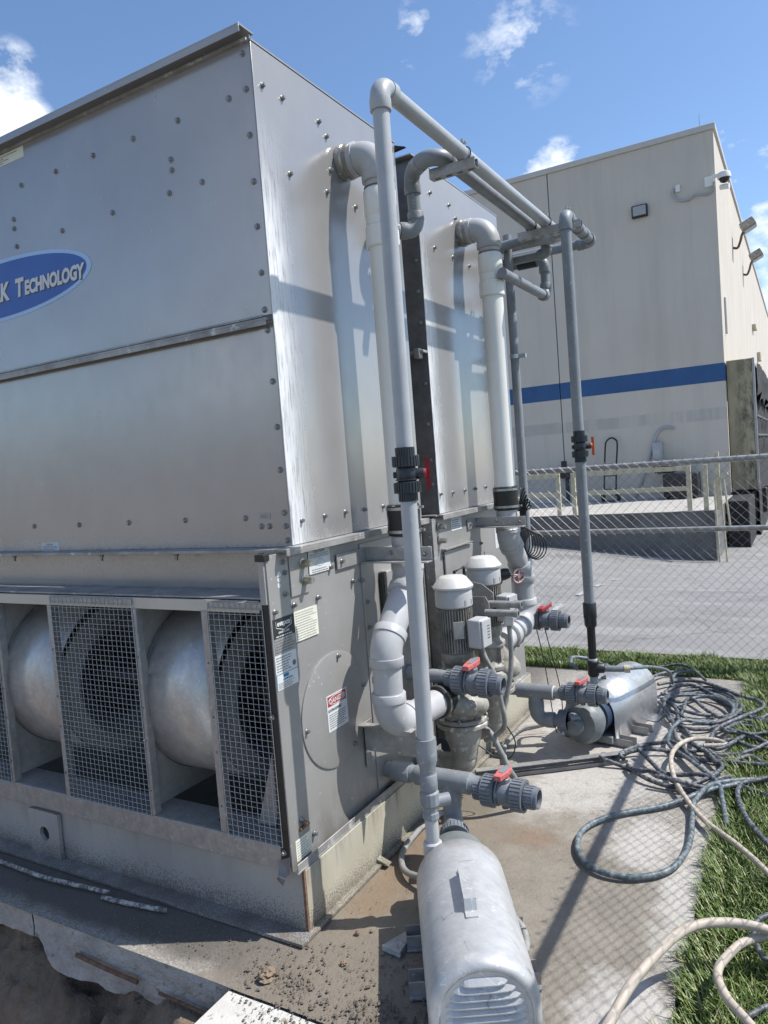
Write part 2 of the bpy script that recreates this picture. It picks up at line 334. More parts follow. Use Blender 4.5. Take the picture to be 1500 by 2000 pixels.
c = mixrgb(nt, mth(nt, 'MULTIPLY', ramp(nt, nnode(nt, .5, 8, .75, loc=(5, 2, 0)), [(.5, 0.), (.62, 1.)]), .45), c, (.10, .10, .10))
c = mixrgb(nt, mth(nt, 'MULTIPLY', ramp(nt, nnode(nt, 3.2, 4, .7, (.12, 1, 1), (2, 6, 0)), [(.52, 0.), (.62, 1.)]), .35), c, (.33, .325, .32))
c = mixrgb(nt, ramp(nt, v.outputs['Distance'], [(.002, .45), (.007, 0.)]), c, (.07, .07, .07))
nt.links.new(c, bs.inputs['Base Color']); bs.inputs['Roughness'].default_value = .85; bump(nt, bs, nnode(nt, 70, 5, .8), .5, .01)
M['asphalt'] = mt
def sstep(a, b, t): t = min(1, max(0, (t-a)/(b-a))); return t*t*(3-2*t)
def drop(x, y):
    a = np.interp(x, [-12, -7, -5.3, -3.46, -1.53, 1, 40], [0, .12, .30, .50, .69, .8, .8]); return -a*sstep(7.5, 15.6, y)
xs = [-300, -100, -40, -20, -12, -9, -7, -6, -5, -4.2, -3.4, -2.6, -1.9, -1.2, -.4, .6, 2, 5, 12, 30, 100, 300]
ys = [5.93, 7, 8, 9, 10, 11, 12, 13, 14, 15, 16, 20, 30, 60, 120, 300]
grid('asphalt_yard', xs, ys, lambda x, y: drop(x, y)-.012, M['asphalt'])
asph = bpy.data.objects['asphalt_yard']
M['oldpaint'] = surf('worn_road_paint', (.45, .45, .44), (.24, .24, .24), 14, .7, lo=.42, hi=.6)
for yy in (6.75, 7.55, 8.45, 9.3, 10.2):
    mb = MB(); w = .035
    pts = [(-2.3-w, yy-.16), (-2.3+w, yy-.18), (-2.29+w*.8, yy+.15), (-2.31-w*.8, yy+.17)]
    mb.add([(x, y, drop(x, y)-.006) for x, y in pts], [(0, 1, 2, 3)]); obj('painted_dash', mb, M['oldpaint'], asph)
# soil / grass sheets
M['soil'] = surf('dark_clay_soil', (.27, .20, .14), (.12, .09, .065), 5, .95, bmp=.9, fine=28, spots=(14, .6, (.16, .125, .09)), dist=.03)
M['turf'] = surf('turf_soil', (.045, .055, .022), (.03, .032, .016), 12, .95, bmp=.6, fine=50, dist=.02)
def sheet(name, x0, x1, y0, y1, z, mat):
    mb = MB(); mb.add([(x0, y0, z), (x1, y0, z), (x1, y1, z), (x0, y1, z)], [(0, 1, 2, 3)]); return tag(obj(name, mb, mat, smooth=0), kind='structure')
sheet('lawn_ground', -.385, 300, -300, 5.94, -.028, M['turf'])
sheet('verge_ground', -300, -.38, 5.32, 5.94, -.028, M['turf'])
M['dry'] = surf('dry_gravel_ground', (.27, .24, .20), (.20, .18, .15), 1.5, .95, bmp=.4, fine=30)
sheet('far_ground', -300, -6, -300, 5.33, -.03, M['dry'])
sheet('back_ground', -6.02, -.38, -300, -5.9, -.03, M['dry'])
def pit(x, y):
    n = mnoise.fractal(V((x*2.2, y*2.2, 3)), 1, 2, 6)*.13 + mnoise.fractal(V((x*9, y*9, 1)), .8, 2, 6)*.05
    z = -.55 + n
    z += .42*sstep(1.2, 1.78, y + mnoise.noise(V((x*2, 0, 7)))*.1) + .4*sstep(-1.95, -1.55, x+.1*mnoise.noise(V((y*3, 1, 0))))
    z += .45*sstep(-5, -6.1, x)+.5*sstep(-5, -6, y)
    return min(z, -.13) if y > -5.5 and x > -5.9 else max(z, -.05)
xs = list(np.arange(-6.1, -3.3, .1)) + list(np.arange(-3.3, -1.55, .022)); ys = list(np.arange(-6, .9, .12)) + list(np.arange(.9, 1.86, .022))
grid('excavated_soil', [float(a) for a in xs], [float(a) for a in ys], pit, M['soil'])
# slabs
mt, nt, bs = newmat('slab_concrete')
X, Y, Z = xyz(nt)
c = ramp(nt, nnode(nt, 2.4, 9, .7), [(.3, (.47, .445, .405)), (.7, (.35, .33, .295))])
c = mixrgb(nt, ramp(nt, nnode(nt, 11, 8, .75, loc=(4, 4, 4)), [(.35, .0), (.7, .45)]), c, (.22, .20, .17))
c = mixrgb(nt, ramp(nt, nnode(nt, 120, 3, .8), [(.42, 0.), (.56, .7)]), c, (.15, .13, .11))
c = mixrgb(nt, ramp(nt, nnode(nt, 38, 6, .8, loc=(3, 9, 4)), [(.45, 0.), (.62, .5)]), c, (.17, .15, .125))
c = mixrgb(nt, ramp(nt, nnode(nt, 210, 2, .8, loc=(7, 1, 0)), [(.60, 0.), (.68, .6)]), c, (.50, .48, .44))
# damp brown film where the drain valve drips
def blob(cx, cy, rx, ry, soft=.5, j=.5, sc=3):
    a = mth(nt, 'DIVIDE', mth(nt, 'SUBTRACT', X, cx), rx); b = mth(nt, 'DIVIDE', mth(nt, 'SUBTRACT', Y, cy), ry)
    r = mth(nt, 'SQRT', mth(nt, 'ADD', mth(nt, 'MULTIPLY', a, a), mth(nt, 'MULTIPLY', b, b)))
    r = mth(nt, 'ADD', r, mth(nt, 'MULTIPLY', mth(nt, 'SUBTRACT', nnode(nt, sc, 7, .65, loc=(cx*7, cy, 0)), .5), j*2))
    return mrange(nt, r, 1+soft/2, 1-soft/2)
c = mixrgb(nt, mth(nt, 'MULTIPLY', blob(-1.0, 2.3, .62, .85, .35, .9), .8), c, (.18, .158, .125))
c = mixrgb(nt, mth(nt, 'MULTIPLY', mth(nt, 'MULTIPLY', blob(-1.0, 2.3, .65, .85, .35, .9), ramp(nt, nnode(nt, 7, 8, .75, loc=(2, 0, 5)), [(.42, 0.), (.62, 1.)])), .55), c, (.28, .25, .205))
c = mixrgb(nt, mth(nt, 'MULTIPLY', blob(-1.12, 2.86, .18, .08, 1.2, 1.3, 10), .5), c, (.20, .11, .055))
c = mixrgb(nt, mth(nt, 'MULTIPLY', blob(-1.35, 2.75, .22, .9, .6, 1.0), .7), c, (.19, .165, .13))
c = mixrgb(nt, mth(nt, 'MULTIPLY', blob(-1.45, 2.55, .12, .5, 1.0, 1.3, 9), .5), c, (.19, .115, .06))
c = mixrgb(nt, mth(nt, 'MULTIPLY', blob(-1.42, 3.5, .16, .55, .5, .8, 5), .75), c, (.12, .11, .08))
c = mixrgb(nt, mth(nt, 'MULTIPLY', blob(-.62, 2.98, .12, .2, .9, 1.3, 7), .6), c, (.52, .50, .46))
c = mixrgb(nt, mth(nt, 'MULTIPLY', blob(-.43, 2.75, .07, .5, .9, 1.3, 7), .6), c, (.52, .50, .46))
c = mixrgb(nt, mth(nt, 'MULTIPLY', blob(-.50, 2.0, .14, .18, .8, 1.3, 8), .7), c, (.50, .48, .45))
c = mixrgb(nt, mth(nt, 'MULTIPLY', blob(-1.0, 4.1, .55, .9, .6, .9, 5), .5), c, (.50, .48, .45))
# trodden dirt along the front of the base
c = mixrgb(nt, mth(nt, 'MULTIPLY', mth(nt, 'MULTIPLY', blob(-1.25, 1.75, .55, .33, .4, .6, 4), .8), 1.0), c, (.17, .145, .115))
c = mixrgb(nt, mth(nt, 'MULTIPLY', mth(nt, 'MULTIPLY', mrange(nt, mth(nt, 'ADD', Y, mth(nt, 'MULTIPLY', nnode(nt, 6, 7, .7), .12)), 1.70, 1.78), mrange(nt, X, -1.45, -1.9)), .85), c, (.085, .075, .065))
c = mixrgb(nt, mth(nt, 'MULTIPLY', ramp(nt, nnode(nt, 14, 7, .75, loc=(1, 8, 0)), [(.56, 0.), (.66, 1.)]), .45), c, (.13, .11, .09))
nt.links.new(c, bs.inputs['Base Color']); 
wet = mth(nt, 'MULTIPLY', blob(-.95, 2.35, .6, .7, .3, .6), .22); nt.links.new(mth(nt, 'SUBTRACT', .86, wet), bs.inputs['Roughness'])
b1 = bump(nt, bs, nnode(nt, 12, 8, .75), .5, .015); bump(nt, bs, nnode(nt, 110, 4, .8), .6, .005, b1)
M['slab'] = mt
M['slab_face'] = surf('rough_concrete_face', (.46, .45, .43), (.31, .30, .285), 9, .85, bmp=.9, fine=24, spots=(16, .6, (.22, .21, .19)), dist=.03)
M['slab_white'] = surf('pale_dusty_concrete', (.56, .55, .52), (.45, .435, .40), 5, .85, bmp=.5, fine=60, spots=(26, .60, (.27, .24, .20)), dist=.006)
def slabtop(name, xs, ys, zf, mat):
    return grid(name, [float(q) for q in xs], [float(q) for q in ys], zf, mat)
def gz(x, y): return mnoise.fractal(V((x*3, y*3, 0)), 1, 2, 4)*.003 - .003
slabtop('concrete_slab', list(np.arange(-6.02, -1.7, .3))+list(np.linspace(-1.7, -.38, 34)), np.linspace(1.632, 5.33, 80), gz, M['slab'])
# ragged front face of the slab, cut up by joints
def face_depth(x):
    t = np.interp(x, [-6, -3.0, -2.85, -2.62, -2.54, -2.33, -1.85, -1.63], [.13, .12, .105, .10, .19, .19, .175, .165])
    return t + mnoise.fractal(V((x*6, 2, 2)), 1, 2, 5)*.03
slabo = bpy.data.objects['concrete_slab']
for x0, x1 in ((-6, -2.655), (-2.647, -1.638)):
    mb = MB(); xs_ = list(np.linspace(x0, x1, int((x1-x0)/.02))); n = len(xs_); R_ = 10
    for j in range(R_):
        for x in xs_:
            dz = face_depth(x)*j/(R_-1); y = 1.632 + (.010*(j/(R_-1))) + mnoise.fractal(V((x*7, dz*9, 0)), 1, 2, 5)*.010*(j > 0)
            if -2.6 < x < -2.33 and j > 4: y -= .02*math.sin((x+2.6)/.27*math.pi)*((j-4)/5)
            mb.v.append((x, y, -dz-.003))
    for x in xs_: mb.v.append((x, 1.9, -face_depth(x)))
    for j in range(R_):
        for i in range(n-1): mb.f.append((j*n+i, j*n+i+1, (j+1)*n+i+1, (j+1)*n+i))
    obj('edge_block', mb, M['slab_face'], slabo)
mb = MB(); mb.box(-1.65, -.38, 1.63, 5.33, -.3, -.02); mb.box(-.40, -.382, 1.63, 5.33, -.1, -.008); obj('footing', mb, M['slab_face'], slabo)
slabtop('front_slab', np.linspace(-1.632, -.38, 30), np.linspace(-6, 1.622, 60), lambda x, y: gz(x, y)-.001 , M['slab_white'])
fs = bpy.data.objects['front_slab']
mb = MB(); mb.box(-1.632, -.382, -6, 1.62, -.28, -.012); obj('footing', mb, M['slab_face'], fs)
mb = MB(); mb.tube([(-2.37, 1.617, -.085), (-2.2, 1.614, -.09), (-2.05, 1.616, -.095)], .008, 6); obj('rusty_bar', mb, M['rust'], slabo)
mb = MB(); mb.tube([(-1.95, 1.618, -.105), (-1.75, 1.617, -.11), (-1.66, 1.62, -.11)], .006, 6); obj('rusty_bar', mb, M['rust'], slabo)

# grass blades
def grass(name, areas, mat, label, cat):
    vs_ = []; fs_ = []
    for (x0, x1, y0, y1, dens, h0, h1, w) in areas:
        n = int((x1-x0)*(y1-y0)*dens)
        X_ = np.random.uniform(x0, x1, n); Y_ = np.random.uniform(y0, y1, n)
        for x, y in zip(X_, Y_):
            cl = mnoise.noise(V((x*4, y*4, 0)))
            edge = .06*mnoise.noise(V((y*5, 1, 1)))+.035*mnoise.noise(V((y*17, 4, 1)))
            if y < 5.33 and x < -.375+edge: continue
            if y > 5.86+.08*mnoise.noise(V((x*5, 0, 0))): continue
            h = random.uniform(h0, h1)*(1+.55*cl); a = random.uniform(0, 6.283); l = random.uniform(.15, .9)*h
            if x < -.3 and y < 5.3: a = random.uniform(1.9, 4.4)
            dx, dy = math.cos(a)*l, math.sin(a)*l; px_, py_ = -math.sin(a)*w/2*random.uniform(.6, 1.3), math.cos(a)*w/2
            b = len(vs_); z0 = -.028
            vs_ += [(x-px_, y-py_, z0), (x+px_, y+py_, z0), (x+dx*.35+px_*.9, y+dy*.35+py_*.9, z0+h*.6), (x+dx*.35-px_*.9, y+dy*.35-py_*.9, z0+h*.6), (x+dx, y+dy, z0+h*random.uniform(.75, 1))]
            fs_ += [(b, b+1, b+2, b+3), (b+3, b+2, b+4)]
    me = bpy.data.meshes.new(name); me.from_pydata(vs_, [], fs_); me.materials.append(mat)
    o = bpy.data.objects.new(name, me); COL.objects.link(o); return tag(o, label, cat, kind='stuff')
mt, nt, bs = newmat('grass_blades')
g = nt.nodes.new('ShaderNodeNewGeometry')
c = ramp(nt, g.outputs['Random Per Island'], [(0, (.055, .10, .022)), (.45, (.11, .18, .04)), (.8, (.20, .27, .075)), (.9, (.38, .34, .19))])
c = mixrgb(nt, ramp(nt, nnode(nt, 3, 5), [(.35, 0.), (.7, .6)]), c, (.17, .23, .065))
nt.links.new(c, bs.inputs['Base Color']); bs.inputs['Roughness'].default_value = .45; bs.inputs['Specular IOR Level'].default_value = .4
try: bs.inputs['Transmission Weight'].default_value = 0
except Exception: pass
M['grass'] = mt
grass('grass', [(-.5, .25, 1.5, 3.4, 20000, .03, .085, .0045), (-.5, .35, 3.4, 5.33, 13000, .035, .09, .005), (-.38, .6, 5.3, 5.95, 13000, .03, .065, .006),
                (-2.8, -.38, 5.34, 5.95, 14000, .035, .075, .006), (.25, 1.6, 1.5, 5.95, 2500, .04, .08, .009)], M['grass'],
      'green uneven grass growing along the slab edge and under the chain link fence', 'grass')
# dirt crumbs and gravel on the slab
def stones(name, spots, mat, label, cat):
    mb = MB()
    for (cx, cy, rx, ry, n, s0, s1) in spots:
        for _ in range(n):
            a = random.uniform(0, 6.283); q = math.sqrt(random.random()); x = cx+math.cos(a)*rx*q; y = cy+math.sin(a)*ry*q
            s = s0*(s1/s0)**(random.random()**4); pts = []
            for (i, j, k) in ((1, 0, 0), (0, 1, 0), (-1, 0, 0), (0, -1, 0), (0, 0, 1), (0, 0, -1)):
                f = random.uniform(.6, 1.2); pts.append((x+i*s*f, y+j*s*f, s*.5+k*s*f*.75))
            mb.add(pts, [(0, 1, 4), (1, 2, 4), (2, 3, 4), (3, 0, 4), (1, 0, 5), (2, 1, 5), (3, 2, 5), (0, 3, 5)])
    return tag(obj(name, mb, mat, smooth=0), label, cat, kind='stuff')
stones('loose_gravel', [(-1.28, 1.73, .38, .24, 2600, .0008, .009), (-1.2, 1.55, .3, .16, 1500, .0008, .010), (-1.15, 1.72, .10, .06, 700, .001, .009), (-1.45, 1.72, .07, .05, 400, .001, .008), (-1.9, 1.77, .5, .09, 900, .001, .006), (-2.5, 1.75, .6, .1, 700, .001, .005), (-1.3, 2.3, .2, .5, 420, .001, .004), (-1.0, 2.4, .5, .5, 260, .0008, .0025)],
       M['stone'], 'loose brown dirt crumbs and gravel scattered over the slab by the steel base corner', 'gravel')
def rock(name, label, x, y, s, mat, g=None, flat=.7, z0=0):
    mb = MB(); import bmesh
    bm = bmesh.new(); bmesh.ops.create_icosphere(bm, subdivisions=3, radius=s)
    for v_ in bm.verts:
        k = 1+.45*mnoise.fractal(v_.co*(2.2/s)+V((x*50, y*50, 0)), 1, 2, 4); v_.co = V((v_.co.x*k, v_.co.y*k, v_.co.z*k*flat))
    mb.v = [(v_.co.x+x, v_.co.y+y, v_.co.z+z0+s*flat*.5) for v_ in bm.verts]; mb.f = [tuple(q.index for q in f.verts) for f in bm.faces]; bm.free()
    o = obj(name, mb, mat, smooth=35); return tag(o, label, 'rock', g)
rock('dirt_clod', 'crumbly brown dirt clod on the slab in front of the steel base corner', -1.555, 1.715, .03, M['soil'], flat=.6)
rock('stone', 'rounded tan stone on the slab at the bottom edge of the photo', -1.30, 1.585, .014, surf('tan_stone', (.33, .26, .16), (.22, .17, .1), 30, .9, bmp=.4), 'stones on the slab')
rock('stone', 'small dark reddish stone just right of the steel base corner', -1.40, 2.02, .009, M['soil'], 'stones on the slab')
rock('stone', 'small dark pebble nearest the shaded side of the big motor cover', -1.36, 2.05, .006, M['soil'], 'stones on the slab')
rock('stone', 'dark clod halfway between the steel base corner and the white triangular chip', -1.36, 1.87, .010, M['soil'], 'stones on the slab')
mb = MB(); mb.prism([(-1.275, 1.975, .0), (-1.20, 1.965, 0), (-1.205, 2.03, 0), (-1.235, 2.075, 0)], (0, 0, .022))
tag(obj('concrete_chip', mb, M['slab_face'], bevel=.003), 'white triangular concrete chip lying left of the near motor cover', 'rubble')
# rods / rebar at the foot of the base
def rodt(name, label, pts, r, mat, cat, g=None):
    o = obj(name, MB().tube(pts, r, 8), mat); return tag(o, label, cat, g)
def cr(pts, n=6, closed=False):      # Catmull-Rom resample
    P = [V(p) for p in pts]; out_ = []; N_ = len(P); rng = range(N_) if closed else range(N_-1)
    for i in rng:
        p1, p2 = P[i], P[(i+1) % N_]; p0 = P[i-1] if (i > 0 or closed) else p1*2-p2; p3 = P[(i+2) % N_] if (i+2 < N_ or closed) else p2*2-p1
        for k in range(n):
            t = k/n; out_.append(.5*((2*p1)+(p2-p0)*t+(2*p0-5*p1+4*p2-p3)*t*t+(3*p1-p0-3*p2+p3)*t**3))
    if not closed: out_.append(P[-1])
    return out_
M['crust'] = surf('crusted_rod', (.46, .45, .43), (.14, .13, .12), 45, .9, bmp=.8, fine=80, lo=.42, hi=.55, dist=.01)
rodt('plaster_covered_rod', 'longer white crusted rod along the steel base, running off the left edge', cr([(-3.6, 1.80, .015), (-3.1, 1.808, .015), (-2.8, 1.80, .017), (-2.44, 1.832, .015)]), .0085, M['crust'], 'rod', 'rods by the base')
rodt('plaster_covered_rod', 'shorter crusted rod lying nearest the steel base corner', cr([(-2.44, 1.802, .012), (-2.3, 1.815, .012), (-2.134, 1.838, .012)]), .009, M['crust'], 'rod', 'rods by the base')
# ledge of crusted dirt between rod and foot

# ---------------- warehouse behind ----------------
mt, nt, bs = newmat('painted_concrete_wall')
X, Y, Z = xyz(nt)
c = ramp(nt, nnode(nt, .6, 6, .6), [(.3, (.55, .50, .435)), (.7, (.50, .455, .395))])
c = mixrgb(nt, mth(nt, 'MULTIPLY', ramp(nt, nnode(nt, 1.5, 7, .7, (1.5, 1.5, .12)), [(.45, 0.), (.7, 1.)]), .38), c, (.36, .33, .29))
zz_ = mth(nt, 'ADD', Z, mth(nt, 'MULTIPLY', nnode(nt, 1.1, 5, .8, (1, 1, .2)), .12))
band = mth(nt, 'MULTIPLY', mrange(nt, zz_, 2.2, 2.25), mrange(nt, zz_, 2.53, 2.515)); band = mth(nt, 'MULTIPLY', band, ramp(nt, nnode(nt, .9, 4, .8, (1, 1, .05), (9, 2, 0)), [(.40, .15), (.47, 1.)]))
band = mth(nt, 'MULTIPLY', band, ramp(nt, nnode(nt, 2.5, 6, .7, (1, 1, .6)), [(.3, .45), (.7, 1.)]))
c = mixrgb(nt, mth(nt, 'MULTIPLY', band, .55), c, (.27, .262, .25))
low = mth(nt, 'MULTIPLY', mrange(nt, Z, 2.2, .3), ramp(nt, nnode(nt, 2.5, 7, .75), [(.5, 0.), (.7, 1.)])); c = mixrgb(nt, mth(nt, 'MULTIPLY', low, .25), c, (.25, .235, .21))
nt.links.new(c, bs.inputs['Base Color']); bs.inputs['Roughness'].default_value = .8; bump(nt, bs, nnode(nt, 60, 4), .12, .005)
M['wall'] = mt
M['coping'] = surf('metal_coping', (.50, .48, .45), (.46, .44, .41), 4, .5, .1, 0)
M['stripe'] = surf('blue_stripe_paint', (.018, .075, .20), (.022, .088, .225), 2, .6, bmp=.05)
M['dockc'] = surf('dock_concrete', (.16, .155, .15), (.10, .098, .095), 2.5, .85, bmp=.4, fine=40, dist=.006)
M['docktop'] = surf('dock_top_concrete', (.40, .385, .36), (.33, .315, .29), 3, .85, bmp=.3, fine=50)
FY = 19.76; BX = -1.57
wh = thing('warehouse', 'tall beige concrete warehouse with a blue painted stripe behind the fence', 'building', (BX, FY, -1))
joints = [-22, -17.9, -13.8, -9.68, -5.62, BX]
for a, b in zip(joints[:-1], joints[1:]):
    g_ = .012
    mb = MB().box(a+g_, b-(g_ if b != BX else 0), FY, FY+.22, -1.05, 9.03); obj('wall_panel', mb, M['wall'], wh, bevel=.006)
    mb = MB().box(a+g_, b-(g_ if b != BX else -.005), FY-.005, FY+.03, 3.08, 3.515); obj('painted_stripe', mb, M['stripe'], wh)
mb = MB().box(-22, BX-.1, FY+.1, FY+.25, -1, 9.0); obj('joint_filler', mb, M['dockc'], wh)
yj = [FY+.22, 23.0, 26.2, 29.4, 32.6, 35.8, 39, 42.2, 45.4, 48.6, 51.9]
for a, b in zip(yj[:-1], yj[1:]):
    z0 = -1.05
    mb = MB().box(BX-.22, BX, a+(.012 if a > FY+.3 else 0), b-.012, z0, 9.03); obj('wall_panel', mb, M['wall'], wh, bevel=.006)
mb = MB().box(BX-.24, BX-.1, FY+.3, 52, -1, 9.0); obj('joint_filler', mb, M['dockc'], wh)
mb = MB().box(BX-.22, BX+.005, FY+.0, FY+.28, 3.08, 3.515); obj('painted_stripe', mb, M['stripe'], wh)
mb = MB().box(-22, BX+.05, FY-.05, FY+.3, 9.03, 9.17); mb.box(BX-.3, BX+.05, FY+.3, 52, 9.03, 9.17)
obj('coping', mb, M['coping'], wh, bevel=.01)
mb = MB().box(-22, BX-.3, FY+.3, 52, 8.6, 8.7); obj('roof', mb, M['dockc'], wh)
mb = MB().cyl((-1.9, 20.2, 9.17), (-1.9, 20.2, 9.65), .008, .004, 6); obj('lightning_rod', mb, M['bolt'], wh)
for y, z, w, h in ((33, 6.0, 1.0, .16), (36, 5.0, .8, .35)):
    mb = MB().box(BX, BX+.14, y, y+w, z, z+h); obj('vent_hood', mb, M['ycream'], wh, bevel=.01)
mb = MB().box(BX, BX+.05, 20.5, 20.62, 4.3, 5.2); obj('wall_conduit_box', mb, M['coping'], wh, bevel=.01)

wl = thing('wall_light', 'rectangular wall pack light with dark frame high on the beige front wall', 'wall light', (-3.32, FY, 7.5))
R_ = Matrix.Identity(3)
mb = MB().box(-3.51, -3.13, FY-.10, FY, 7.36, 7.66); obj('lamp_body', mb, M['black'], wl, bevel=.015)
mb = MB().box(-3.475, -3.165, FY-.115, FY-.102, 7.40, 7.63); obj('lens', mb, M['glass'], wl, bevel=.005)
def flood(y, z, lab):
    t = thing('flood_light', lab, 'flood light', (BX, y, z), 'flood lights on the side wall')
    obj('bracket_arm', MB().tube(cr([(BX, y, z-.45), (BX+.12, y, z-.47), (BX+.2, y, z-.3), (BX+.25, y, z-.12), (BX+.32, y, z)]), .035, 8), M['rust'], t)
    Rm = Matrix.Rotation(rad(-25), 3, 'Y')
    obj('lamp_head', MB().obox((BX+.42, y, z+.12), (.40, .45, .24), Rm), M['cast'], t, bevel=.02)
    obj('lens', MB().obox((BX+.42+.06, y, z+.12-.125), (.33, .38, .012), Rm), M['glass'], t)
flood(24.6, 7.75, 'nearer flood light on a curved arm on the sunlit side wall'); flood(29.0, 7.80, 'farther and lower looking flood light on the sunlit side wall')
sc_ = thing('security_camera', 'white dome security camera at the upper corner of the beige building', 'camera', (BX, FY, 7.85))
obj('mount', MB().box(BX-.24, BX-.02, FY-.03, FY, 7.72, 7.96).box(BX-.06, BX+.18, FY-.16, FY-.08, 7.86, 7.93), M['white'], sc_, bevel=.008)
obj('dome_housing', MB().lathe([(.05, .17), (.13, .13), (.15, .04), (.15, 0)], (BX+.2, FY-.12, 7.80), (0, 0, 1), 16), M['white'], sc_)
obj('dome', MB().lathe([(.02, -.11), (.09, -.08), (.125, 0)], (BX+.2, FY-.12, 7.80), (0, 0, 1), 16), M['black'], sc_)
obj('bullet_camera', MB().cyl((BX+.1, FY-.08, 7.62), (BX+.3, FY-.12, 7.60), .06, .07, 12), M['white'], sc_)
jb = thing('junction_box', 'small box with a sagging grey conduit running to the corner camera', 'electrical box', (-2.42, FY, 7.85))
obj('box', MB().box(-2.46, -2.36, FY-.07, FY, 7.76, 7.93), M['white'], jb, bevel=.008)
obj('conduit', MB().tube(cr([(-2.5, FY-.05, 7.86), (-2.53, FY-.05, 7.75), (-2.42, FY-.05, 7.57), (-2.2, FY-.05, 7.52), (-2.0, FY-.05, 7.60), (-1.75, FY-.05, 7.55), (-1.62, FY-.05, 7.66), (-1.6, FY-.05, 7.8)]), .025, 8), M['pvc'], jb)
# loading platform
lp = thing('loading_platform', 'raised concrete loading platform with a dark front wall at the foot of the beige building', 'platform', (-1.5, 15.43, -.9))
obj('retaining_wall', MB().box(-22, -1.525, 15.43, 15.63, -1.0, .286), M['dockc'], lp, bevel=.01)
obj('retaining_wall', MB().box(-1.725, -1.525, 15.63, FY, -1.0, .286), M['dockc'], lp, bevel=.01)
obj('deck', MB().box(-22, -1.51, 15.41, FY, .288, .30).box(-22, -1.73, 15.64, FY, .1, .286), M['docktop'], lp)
obj('edge_angle', MB().box(-1.522, -1.50, 15.405, 15.45, -.85, .30), M['galv'], lp)
ra = thing('guard_rail', 'cream painted steel guard rail along the platform edge', 'railing', (-3, 15.5, .3))
for x in (-8.2, -6.9, -5.6, -4.58, -4.25, -1.97, -1.67):
    obj('post', MB().box(x-.045, x+.045, 15.47, 15.53, .30, 1.19), M['ycream'], ra, bevel=.004)
for a, b in ((-8.2, -4.58), (-4.25, -1.97)):
    obj('top_rail', MB().box(a, b, 15.455, 15.469, 1.10, 1.19), M['ycream'], ra, bevel=.003); obj('middle_rail', MB().box(a, b, 15.455, 15.469, .70, .79), M['ycream'], ra, bevel=.003)
st = thing('stair_rail', 'cream stair handrail with sloping posts at the right end of the platform', 'railing', (-1.4, 15.4, -.7))
obj('post', MB().box(-1.49, -1.41, 15.47, 15.54, .3, 1.42), M['ycream'], st, bevel=.004)
obj('post', MB().tube([(-1.46, 15.3, -.75), (-1.50, 15.3, .86)], .018, 8), M['ycream'], st); obj('post', MB().tube([(-1.24, 15.3, -.1), (-1.33, 15.3, .92)], .018, 8), M['ycream'], st)
obj('post', MB().tube([(-1.33, 15.3, -.7), (-1.40, 15.3, .9)], .018, 8), M['ycream'], st)
obj('handrail', MB().obox((-1.4, 15.28, .92), (.34, .08, .05), Matrix.Rotation(rad(-28), 3, 'Y')), M['ycream'], st)
obj('handrail', MB().obox((-1.36, 15.4, .95), (.30, .04, .04), Matrix.Rotation(rad(-28), 3, 'Y')), M['ycream'], st)
ht = thing('hand_truck', 'black hand truck leaning upright against the beige wall on the platform', 'hand truck', (-4.35, 19.4, .3))
obj('frame', MB().tube(cr([(-4.51, 19.3, .42), (-4.49, 19.45, 1.2), (-4.47, 19.6, 1.75), (-4.42, 19.64, 1.88), (-4.32, 19.65, 1.93), (-4.22, 19.64, 1.88), (-4.17, 19.6, 1.75), (-4.19, 19.45, 1.2), (-4.21, 19.3, .42)]), .022, 8), M['black'], ht)
for z in (.6, .95, 1.25): obj('cross_bar', MB().tube([(-4.50, 19.33+z*.1, z), (-4.2, 19.33+z*.1, z)], .014, 6), M['black'], ht)
for x in (-4.56, -4.16): obj('wheel', MB().cyl((x-.03, 19.42, .42), (x+.03, 19.42, .42), .12, None, 16), M['rubber'], ht)
obj('toe_plate', MB().box(-4.52, -4.2, 19.05, 19.3, .305, .32), M['black'], ht)
eb = thing('electrical_box', 'grey disconnect box with a bent conduit on the lower beige wall', 'electrical box', (-3.2, FY, 1.3))
obj('box', MB().box(-3.32, -3.08, FY-.14, FY, 1.25, 1.72), M['pvc'], eb, bevel=.01); obj('door', MB().box(-3.30, -3.12, FY-.155, FY-.142, 1.30, 1.55), M['white_grey'], eb, bevel=.004)
obj('conduit', MB().tube(cr([(-2.78, FY-.04, 2.03), (-2.95, FY-.04, 2.08), (-3.12, FY-.04, 2.02), (-3.25, FY-.04, 1.82), (-3.6, FY-.04, .82), (-3.8, FY-.04, .35)]), .03, 8), M['pvc'], eb)
obj('conduit', MB().tube([(-3.2, FY-.07, 1.25), (-3.2, FY-.07, .9)], .03, 8), M['pvc'], eb)
dk = thing('yard_equipment', 'black low equipment cart standing by the wall under the grey disconnect box', 'cart', (-2.7, 19.3, .3))
obj('cabinet', MB().box(-3.0, -2.2, 18.95, 19.5, .36, .92), M['black'], dk, bevel=.03)
obj('hood', MB().box(-3.15, -2.75, 19.1, 19.5, .94, 1.12), M['black'], dk, bevel=.04); obj('handle_bar', MB().tube(cr([(-3.2, 19.3, .95), (-3.25, 19.3, 1.2), (-3.05, 19.3, 1.22), (-2.85, 19.3, 1.2)]), .03, 8), M['black'], dk)
for x in (-2.9, -2.3): obj('wheel', MB().cyl((x-.04, 18.98, .39), (x+.04, 18.98, .39), .085, None, 14), M['rubber'], dk)
fd = thing('wall_faucet', 'dark pipe fitting standing by the wall joint left of the hand truck', 'pipe fitting', (-5.55, 19.6, .3))
